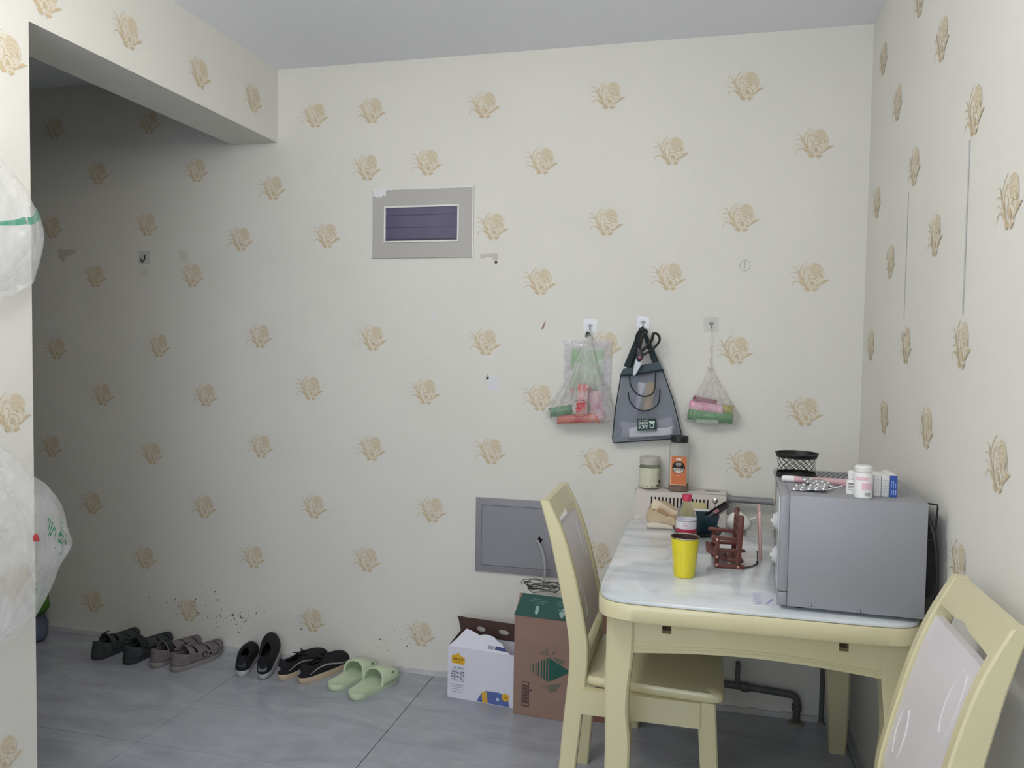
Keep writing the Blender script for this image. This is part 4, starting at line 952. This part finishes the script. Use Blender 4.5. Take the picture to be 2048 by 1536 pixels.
# ------------------------------------------------------------------ cartons
t = thing('milk_carton_box', 'white cardboard milk box with open torn top on the floor by the wall', 'box', (-.961, 2.923, 0), radians(-6.2))
M_mbx = mat('white_card_glossy', (228,228,240), rough=.4); M_kraft = mat('kraft_inside', (104,80,76), rough=.8)
w, dpt, h = .279, .135, .206
b = MB().box(0,w,0,.002,0,h).box(0,.002,.002,dpt-.002,0,h).box(w-.002,w,.002,dpt-.002,0,h).box(0,w,dpt-.002,dpt,0,h).box(.002,w-.002,.002,dpt-.002,0,.002)
body = b.build('box_body', M_mbx, t, smooth=0)
MB().box(.0022,w-.0022,.0022,dpt-.0022,.002,.15).build('inner_fill', M_kraft, t, smooth=0)
# torn front flap leaning in
fl_ = [(0,0),(w-.02,0),(w-.035,.012),(w-.05,.022),(w-.062,.038),(w-.085,.046),(w-.1,.06),(w-.13,.066),(w-.15,.064),(w-.16,.058),(w-.175,.064),(.075,.074),(.055,.078),(.025,.03)]
o = MB().prism(fl_, 0, .0014, 'y').build('front_flap', M_mbx, t, (.001,.001,h), (radians(-42),0,0), smooth=0)
MB().flat([(w-.115,.01),(w-.09,.01),(w-.09,.024),(w-.115,.024)],0).build('grey_print', mat('flap_grey', (160,162,178)), o, (0,-.0004,0), (pi/2,0,0), smooth=0)
MB().flat([(w-.085,.01),(w-.032,.008),(w-.045,.022),(w-.085,.026)],0).build('blue_print', mat('flap_blue', (66,76,130)), o, (0,-.0004,0), (pi/2,0,0), smooth=0)
# rear flap, brown inside, two hand holes
def holes_plate():
    xs_ = [0,.074,.112,.170,.212,w]; zs_ = [-.0,.03,.056,.095]; b = MB()
    for i in range(5):
        for j in range(3):
            if j == 1 and i in (1,3): continue
            b.box(xs_[i],xs_[i+1],0,.002,zs_[j],zs_[j+1])
    for (a, c) in ((.074,.112),(.170,.212)):    # rounded hole corners
        for sx, sz in ((a,.03),(c,.03),(a,.056),(c,.056)):
            dx = .010 if sx == a else -.010; dz = .009 if sz == .03 else -.009
            b.prism([(sx,sz),(sx+dx,sz),(sx,sz+dz)], 0, .002, 'y')
    return b
holes_plate().build('rear_flap', M_kraft, t, (0,dpt-.002,h), (radians(24),0,0), smooth=0)
MB().box(.0,.03,-.004,-.002,.088,.1).build('rear_flap_lip', M_kraft, t, (.0,dpt-.002,h), (radians(24),0,0), smooth=0)
MB().prism([(.003,h),(.003+.1,h),(.07,h+.05),(.03,h+.055)], 0, .0015, 'x').build('side_flap', M_kraft, t, (w-.002,0,0), smooth=0)
MB().prism([(.003,h),(.003+.12,h),(.128,h+.02)], 0, .0015, 'x').build('side_flap', M_kraft, t, (.0005,0,0), smooth=0)
Y_ = -.0006
M_gold = mat('logo_yellow', (232,184,52), rough=.5); M_ltx = mat('box_text_grey', (84,88,112), rough=.6); M_brn = mat('logo_brown', (82,58,20), rough=.6); M_lt2 = mat('box_text_pale', (150,154,176), rough=.6)
def T2(b, nm, m, y=Y_): return b.build(nm, m, t, (0,y,0), (pi/2,0,0), smooth=0)
T2(MB().flat([(.019,.140),(.068,.137),(.073,.142),(.073,.164),(.070,.168),(.055,.172),(.048,.182),(.043,.182),(.034,.174),(.020,.172),(.017,.168),(.017,.144)],0), 'logo_shape', M_gold)
text('认养1头牛', .0115, M_brn, t, (.045,Y_*2,.157), bold=.0002, sx=.9); text('认真养牛', .0045, M_brn, t, (.045,Y_*2,.1455))
text('A2型 酪蛋白', .0095, M_lt2, t, (.0445,Y_,.122), bold=.0002, sx=.95)
for k, ch in enumerate('纯牛奶'): o = text(ch, .022, M_ltx, t, (.0245+.019*k,Y_,.087)); o.scale = (.92,2.25,1)
b = MB()
for z, x1_, hh in ((.053,.07,.0035),(.0445,.068,.0028),(.0355,.07,.0022)):
    x = .017
    while x < x1_: b.flat([(x,z),(x+.004,z),(x+.004,z+hh),(x,z+hh)],0); x += .0055
T2(b, 'small_print', M_lt2)
text('净含量 200ml×10', .006, M_ltx, t, (.043,Y_,.026), sx=.95)
# plain blue hill shape with a strap-like yellow band, and a round seal
T2(MB().flat([(.125,.002),(.262,.002),(.256,.03),(.246,.044),(.215,.052),(.165,.05),(.148,.042),(.135,.022)],0), 'blue_print_shape', mat('print_blue', (92,112,174), rough=.5))
T2(MB().flat([(.149,.002),(.172,.002),(.167,.047),(.146,.044)],0), 'yellow_print_band', mat('print_ochre', (222,176,72), rough=.5), Y_*1.6)
T2(disc(MB(),.245,.037,.0155,0), 'round_seal', M_gold, Y_*2); text('优质', .008, M_brn, t, (.245,Y_*3,.036))
T2(disc(MB(),.213,.024,.0065,0), 'white_dot', mat('print_pale', (206,212,240)), Y_*2)

t = thing('brown_carton', 'tall brown carton with green roof flaps and a green diamond mark behind the chair', 'box', (-.676, 2.852, 0), radians(-4))
M_cb = mat('carton_brown', (158,128,116), rough=.75, var=.1, vscale=7, stretch=(1,1,4)); M_cg = mat('carton_green', (34,84,78), rough=.6, var=.12, vscale=14)
w, dpt, h = .272, .215, .382
MB().box(0,w,0,dpt,0,h,bev=.0015,seg=1).build('carton_body', M_cb, t)
roof = MB().prism([(.0,h),(.052,h+.067),(.056,h+.067),(dpt,h+.012),(dpt,h)], .004, w-.004, 'x').build('roof_core', M_cb, t, smooth=0)
o = MB().prism([(-.001,-.002),(w-.001,-.002),(w-.016,.082),(.016,.086)], -.0012, .0012, 'y').build('green_flap', M_cg, t, (0,-.001,h), (radians(-37),0,0), smooth=0)
MB().prism([(.05,h+.0685),(.057,h+.0695),(.09,h+.052),(.09,h+.0505)], .05, w-.02, 'x').build('tape_top', mat('carton_pale_tape', (190,200,196), rough=.25), t, smooth=0)
M_pl = mat('carton_print_pale', (150,180,172), rough=.6)
b = MB()
for cx in (.085,.18):
    for k, hw in enumerate((.026,.036,.022)):
        b.flat([(cx-hw,.066-.008*k),(cx+hw,.066-.008*k),(cx+hw,.0685-.008*k),(cx-hw,.0685-.008*k)],0)
b.build('small_print', mat('carton_print_mid', (84,126,120)), o, (0,-.0017,0), (pi/2,0,0), smooth=0)
b = MB().flat([(.078,.012),(.086,.008),(.090,.014),(.091,.034),(.087,.042),(.080,.042),(.077,.034)],0)
b.flat([(.172,.018),(.182,.004),(.193,.018),(.195,.027),(.188,.031),(.178,.031),(.170,.026)],0).flat([(.166,.033),(.2,.033),(.2,.0355),(.166,.0355)],0).flat([(.179,.036),(.186,.036),(.186,.041),(.179,.041)],0)
b.build('icon', M_pl, o, (0,-.0017,0), (pi/2,0,0), smooth=0)
Y_ = -.0007
def T3(b, nm, m, y=Y_): return b.build(nm, m, t, (0,y,0), (pi/2,0,0), smooth=0)
M_cm = mat('carton_print_green', (40,92,80), rough=.6); M_cm2 = mat('carton_print_faded', (112,110,98), rough=.7)
cx, cz = .138, .187
b = MB().flat([(cx,cz+.047),(cx+.085,cz+.004),(cx,cz-.045)],0)
T3(b, 'triangle_mark', M_cm)
b = MB()
for k in range(1,8):
    hgt = .05-.0055*k; ww = .0085-.0009*k; xx = cx-.0105*k
    b.flat([(xx,cz+hgt*.95),(xx+ww,cz+hgt),(xx+ww,cz-hgt),(xx,cz-hgt*.95)],0)
T3(b, 'stripe_mark', M_cm)
b = MB().flat([(cx+.004,cz+.056),(cx+.03,cz+.084),(cx+.02,cz+.062)],0).flat([(cx+.01,cz+.05),(cx+.055,cz+.045),(cx+.06,cz+.035),(cx+.045,cz+.028)],0).flat([(cx+.003,cz-.056),(cx+.05,cz-.045),(cx+.03,cz-.075),(cx+.004,cz-.085)],0)
for k in range(5): b.flat([(cx-.006-.008*k,cz+.055),(cx-.003-.008*k,cz+.055),(cx-.003-.008*k,cz+.085-.006*k),(cx-.006-.008*k,cz+.085-.006*k)],0).flat([(cx-.006-.008*k,cz-.055),(cx-.003-.008*k,cz-.055),(cx-.003-.008*k,cz-.08+.006*k),(cx-.006-.008*k,cz-.08+.006*k)],0)
T3(b, 'faded_mark', M_cm2)
b = MB().flat([(.033,.035),(.062,.035),(.062,.038),(.033,.038)],0).flat([(.033,.127),(.062,.127),(.062,.130),(.033,.130)],0).flat([(.033,.038),(.035,.038),(.035,.127),(.033,.127)],0).flat([(.060,.038),(.062,.038),(.062,.127),(.060,.127)],0)
z = .047
for k in range(17):
    hh = (.0016,.003,.0022)[k%3]; b.flat([(.037,z),(.058,z),(.058,z+hh),(.037,z+hh)],0); z += hh+.002
b.flat([(.062,.096),(.078,.100),(.066,.104)],0)
T3(b, 'barcode', mat('barcode_brown', (66,40,44), rough=.7))

# second small carton piece behind the table leg
t = thing('small_carton', 'reddish brown carton corner showing between chair and table leg', 'box', (-.388, 2.87, 0))
MB().box(0,.135,0,.2,0,.345,bev=.001,seg=1).build('carton_body', mat('carton_red_brown', (150,104,88), rough=.75, var=.15, vscale=9), t)
MB().box(.002,.133,-.0006,.0004,.27,.34).build('dark_band', mat('carton_maroon', (112,56,46), rough=.7), t, smooth=0)

# cable from the panel to the coil on the carton
t = thing('grey_cable', 'grey cable bending out of the access panel hole down to the carton', 'cable', (0,0,0))
MB().tube(smoothpts([(-.648,D-.003,.610),(-.636,D-.022,.606),(-.615,D-.045,.575),(-.602,D-.058,.53),(-.600,D-.062,.49),(-.602,D-.075,.44)]), .0042, 8).build('sheath', mat('cable_grey', (172,172,174), rough=.4), t)
t = thing('cable_coil', 'loose coil of thin black and grey wires on top of the brown carton', 'cable', (-.59, 2.948, .447))
M_bw = mat('wire_black', (52,56,58), rough=.5)
for k in range(5):
    a0 = k*1.1; pts = [(.055*cos(a)*(1+.1*k)+.01*sin(a0), .028*sin(a)+.006*k-.012, .004+.005*k+.012*abs(sin(a*1.5+a0))) for a in [2*pi*i/24 for i in range(24)]]
    MB().tube(pts, .002, 6, closed=True).build('wire_loop', M_bw if k % 2 else mat('wire_grey', (112,114,112), rough=.5), t)
MB().tube(smoothpts([(-.03,0,.004),(-.056,-.006,.02),(-.05,-.004,.042),(-.02,0,.048),(.01,0,.036),(.035,0,.012)]), .0026, 8).build('wire_loop', mat('wire_grey', (112,114,112)), t)

# ------------------------------------------------------------------ shoes
def foot(u, L, w):
    """outline half widths along the foot: u 0 heel .. 1 toe -> (y, half width, centre shift)"""
    hw = w*(.36*math.sqrt(max(0,1-((.16-u)/.16)**2)) if u < .16 else (.36+.14*(.5-.5*cos(pi*min(1,(u-.16)/.54))) if u < .7 else .5*math.sqrt(max(0,1-((u-.7)/.3)**2.2))))
    return hw
def outline(L, w, n=44, bend=.006, side=1, k=1.0, y0=0):
    pts = []
    for i in range(n):
        a = 2*pi*i/n; u = .5-.5*cos(a); hw = foot(u, L, w)*k
        s_ = 1 if sin(a) >= 0 else -1
        pts.append((s_*hw + side*bend*sin(pi*u), y0 + u*L*k + (1-k)*L/2))
    return pts
def sole(t, L, w, h, m, side, name='sole', z0=0, rocker=.006, grow=.0):
    loops = []
    for z, k in ((0,.965),(.004,.995),(h*.6,1.0),(h-.003,1.0),(h,.975)):
        loops.append([(x, y, z0+z+rocker*max(0,(y/L-.62)/.38)**2) for x, y in outline(L, w+grow, side=side, k=k)])
    return MB().stack(loops).build(name, m, t, smooth=60)
def shoe(label, x, y, rz, side, msole, mup, mdet, L=.265, w=.098, sh=.028, collar=.075, high=False, group=None, runner=False):
    t = thing('sneaker', label, 'shoe', (x, y, 0), rz, group)
    sole(t, L, w, sh, msole, side)
    base = [(px*.97, py) for px, py in outline(L, w, side=side, k=.985)]; n = len(base)
    open_c, open_l, open_w = L*.27, L*.215, w*.27
    loops = []; R = 9
    for r in range(R+1):
        s_ = r/R; l = []
        fx_, fz = 1-cos(s_*pi/2), sin(s_*pi/2)
        for i, (bx_, by) in enumerate(base):
            a = 2*pi*i/n; ty = open_c - open_l*cos(a); tx = open_w*sin(a)*1.0 + side*.004
            u = by/L; uu = (ty/L)
            top = collar*(1.0 - .28*(1-cos(a))/2*0 ) + (.018 if a < .6 or a > 5.68 else 0)*.5 - .012*max(0,sin(a)*1 if sin(a)>0 else -sin(a))
            if cos(a) < -.2: top += .010*(-cos(a)-.2)
            k = fx_ if True else s_
            l.append((bx_+(tx-bx_)*k, by+(ty-by)*k, sh-.004+.006*max(0,(u-.62)/.38)**2*(1-s_)+(top-sh+.004)*fz))
        loops.append(l)
    MB().stack(loops, False, False).build('upper', mup, t, smooth=80, solid=.003)
    MB().stack([[(p[0]*.9,.02+p[1]*.86,sh) for p in outline(L,w,side=side,k=.9)],[(p[0]*.9,.02+p[1]*.86,sh+.004) for p in outline(L,w,side=side,k=.88)]]).build('insole', mat('insole_dark', (40,42,46), rough=.9), t)
    MB().tube([(px_, py_, pz_) for px_, py_, pz_ in loops[-1]], .0045, 6, closed=True).build('collar', mup, t)
    if runner:
        # grey side swoosh, tongue and laces
        for s2 in (-1,1):
            pts = []
            for k in range(14):
                f = k/13; u = .12+.78*f; hw = foot(u,L,w)*.985*(1-.05*sin(pi*f)); z = .036+.014*sin(pi*f*1.1)+.006*sin(2*pi*f)
                pts.append((s2*(hw*.985+.0)+side*.006*sin(pi*u), u*L, z))
            MB().tube(pts, [.0018+.002*sin(pi*k/13) for k in range(14)], 6).build('side_stripe', mdet, t)
        MB().grid(lambda u,v: ((u-.5)*.036, L*.40+.05*v-.02, collar+.012-.018*v+.004*sin(pi*u)), 6, 6).build('tongue', mup, t, solid=.004)
        b = MB()
        for k in range(4):
            yy = L*.44+.016*k; zz = collar+.008-.008*k
            b.tube(smoothpts([(-.018,yy,zz-.005),(0,yy+.004,zz+.003),(.018,yy,zz-.005)]), .0018, 6)
        b.tube(smoothpts([(.0,L*.43,collar+.010),(.012,L*.42,collar+.022),(.018,L*.45,collar+.02),(.004,L*.45,collar+.011)]), .0016, 6)
        b.tube(smoothpts([(.0,L*.45,collar+.010),(-.012,L*.47,collar+.021),(-.018,L*.5,collar+.014),(-.004,L*.47,collar+.009)]), .0016, 6)
        b.build('lace', M_dark, t)
        MB().lathe([(.009,0),(.009,.002),(.001,.003)],12).build('heel_tab', mdet, t, (0,.001,.05), (pi/2,0,0))
    else:
        MB().grid(lambda u,v: ((u-.5)*.034, .0035-.004*cos(pi*(u-.5))-.001+.010*v, sh+.012+.022*v), 6, 3).build('heel_patch', mdet, t, solid=.0025)
    return t
M_blk = mat('black_knit', (26,27,31), rough=.85, bump=.5, bscale=500); M_wsole = mat('white_rubber', (196,196,200), rough=.5, var=.15, vscale=20)
M_crm = mat('cream_rubber', (206,186,160), rough=.5, var=.1, vscale=14); M_sgy = mat('stripe_grey', (150,148,152), rough=.5)
shoe('left black slip-on sneaker with grey-white heel sole, by the wall', -1.841, 2.862, radians(22), -1, M_wsole, M_blk, mat('knit_charcoal', (44,48,54)), w=.084, group='black slip-on sneakers')
o = shoe('right black slip-on sneaker with its opening tipped up toward the wall', -1.743, 2.862, radians(22), 1, M_wsole, M_blk, mat('reflect_grey', (110,118,122)), collar=.09, w=.084, group='black slip-on sneakers')
o.rotation_euler.x = radians(13)
shoe('black running shoe with cream sole, left of its pair', -1.676, 2.874, radians(-21), -1, M_crm, M_blk, M_sgy, w=.081, runner=True, group='black running shoes with cream soles')
shoe('black running shoe with cream sole and grey side stripe, next to the green slippers', -1.580, 2.868, radians(-21), 1, M_crm, M_blk, M_sgy, w=.082, runner=True, L=.27, group='black running shoes with cream soles')

def sandal(label, x, y, rz, side, msole, mup, mdark, group, L=.262, w=.1):
    t = thing('sandal', label, 'sandal', (x, y, 0), rz, group)
    sole(t, L, w, .026, msole, side, rocker=.016)
    MB().stack([[(p[0]*.93,.006+p[1]*.95,.024+.016*max(0,(p[1]/L-.62)/.38)**2) for p in outline(L,w,side=side,k=.95)],[(p[0]*.93,.006+p[1]*.95,.029+.016*max(0,(p[1]/L-.62)/.38)**2) for p in outline(L,w,side=side,k=.95)]]).build('footbed', mdark, t)
    # heel cup: wraps the back third
    def heel(u, v):
        a = pi*(1.0+u); q = outline(L, w, n=90, side=side, k=.985)
        uu = abs(2*u-1); yy = .42*L*uu**1.5
        hw = foot(min(.5, max(.0005, yy/L)), L, w)*.97
        xx = (1 if u > .5 else -1)*hw + side*.006*sin(pi*yy/L)
        zt = .064*(1-.25*uu) + .018*max(0, uu-.6)
        return (xx*(1-.12*v), yy+.004+.006*v, .022+(zt-.022+.018*(1-uu))*v)
    MB().grid(heel, 30, 6).build('heel_counter', mup, t, smooth=80, solid=.005)
    def band(y0, y1, h, nm, m, off=0, th=.005):
        def f(u, v):
            yy = y0+(y1-y0)*v; hw = foot(yy/L, L, w)*.98; a = pi*(1-u)
            return (hw*cos(a)*(1-.0*sin(a))+side*.006*sin(pi*yy/L)+off*sin(a), yy, .022+h*(sin(a)**.75)*(1-.22*v)+.016*max(0,(yy/L-.62)/.38)**2)
        return MB().grid(f, 18, 5).build(nm, m, t, smooth=80, solid=th)
    band(L*.40, L*.60, .058, 'instep_strap', mup); band(L*.64, L*.82, .044, 'toe_strap', mup); band(L*.86, L*.97, .03, 'toe_cap', mup)
    band(L*.24, L*.35, .075, 'ankle_strap', mup)
    # velcro tab + buckle on the outer side
    def tab(u, v):
        a = pi*(1-(.08+.4*u)) if side > 0 else pi*(.08+.4*u)
        yy = L*.255+.024*v; hw = foot(yy/L,L,w)
        return ((hw*.98+.003)*cos(a)+side*.005, yy, .023+.0765*(sin(a)**.75))
    tb = MB().grid(tab, 8, 4).build('velcro_tab', mdark, t, solid=.004)
    MB().tube([(side*-.0+s1*(foot(.5,L,w)+.006), L*.5+.012*cos(q), .044+.011*sin(q)) for s1 in (1,) for q in [2*pi*k/14 for k in range(14)]], .002, 6, closed=True).build('buckle_ring', M_dark, t)
    for s1 in (-1,1):
        MB().tube(smoothpts([(s1*foot(.33,L,w)*.96, L*.33, .055),(s1*foot(.45,L,w)*.99, L*.46, .05),(s1*foot(.62,L,w)*.98, L*.63, .045),(s1*foot(.8,L,w)*.97, L*.82, .045)]), .0055, 8).build('side_binding', mup, t)
    return t
M_ds = mat('dark_green_grey_suede', (66,72,74), rough=.9, var=.3, vscale=25, bump=.4, bscale=160); M_dso = mat('dark_sole', (58,60,64), rough=.7)
M_ts = mat('taupe_suede', (124,114,118), rough=.9, var=.2, vscale=25, bump=.4, bscale=160); M_tso = mat('taupe_sole', (142,136,136), rough=.6)
M_inn = mat('sandal_inner', (44,46,52), rough=.9)
sandal('dark grey-green sandal, leftmost shoe in the row', -2.552, 2.842, radians(-1), 1, M_dso, M_ds, M_inn, 'dark sandals')
sandal('dark grey-green sandal beside the taupe sandals', -2.386, 2.836, radians(-5), -1, M_dso, M_ds, M_inn, 'dark sandals')
sandal('taupe sandal next to the dark sandals', -2.257, 2.838, radians(-10), -1, M_tso, M_ts, M_inn, 'taupe sandals')
sandal('taupe sandal with side buckle, farther from the dark sandals', -2.150, 2.826, radians(-13), 1, M_tso, M_ts, M_inn, 'taupe sandals')

def slipper(label, x, y, rz, side):
    t = thing('slipper', label, 'slipper', (x, y, 0), rz, 'pale green slide slippers'); L, w = .268, .108
    m1 = mat('pale_green_foam', (205,219,188), rough=.55); m2 = mat('pale_green_footbed', (197,213,180), rough=.6)
    loops = []
    for z, k in ((0,.96),(.005,.99),(.014,1.0),(.022,1.0),(.0265,.985),(.027,.95),(.0235,.9),(.022,.6)):
        loops.append([(x_, y_, z+.004*max(0,(y_/L-.7)/.3)**2) for x_, y_ in outline(L, w, side=side, k=k)])
    MB().stack(loops).build('sole', m1, t, smooth=60)
    def f(u, v):
        yy = L*(.50+.44*v)-.028*sin(pi*u)*(1-v)*-1*.6; hw = foot(min(.985,yy/L), L, w)*.985; a = pi*(1-u)
        h = .058*(1-.62*v**1.6)
        return (hw*cos(a)+side*.006*sin(pi*yy/L), yy, .018+h*(sin(a)**.6)+.004*max(0,(yy/L-.7)/.3)**2)
    st = MB().grid(f, 24, 12).build('foot_strap', m1, t, smooth=80, solid=.007)
    MB().tube([f(k/24,0) for k in range(25)], .0048, 8).build('strap_edge', m1, t)
    p = f(.80 if side > 0 else .8, .55)
    MB().ball((p[0]+.004,p[1],p[2]+.002), (.004,.011,.0045), 10, 6).build('vent_hole', mat('slipper_hole', (110,130,104), rough=.8), st)
    return t
slipper('pale green foam slide slipper, the one beside the black running shoe', -1.425, 2.838, radians(-14), 1)
slipper('pale green foam slide slipper, the rightmost shoe in the row', -1.308, 2.785, radians(-16), -1)
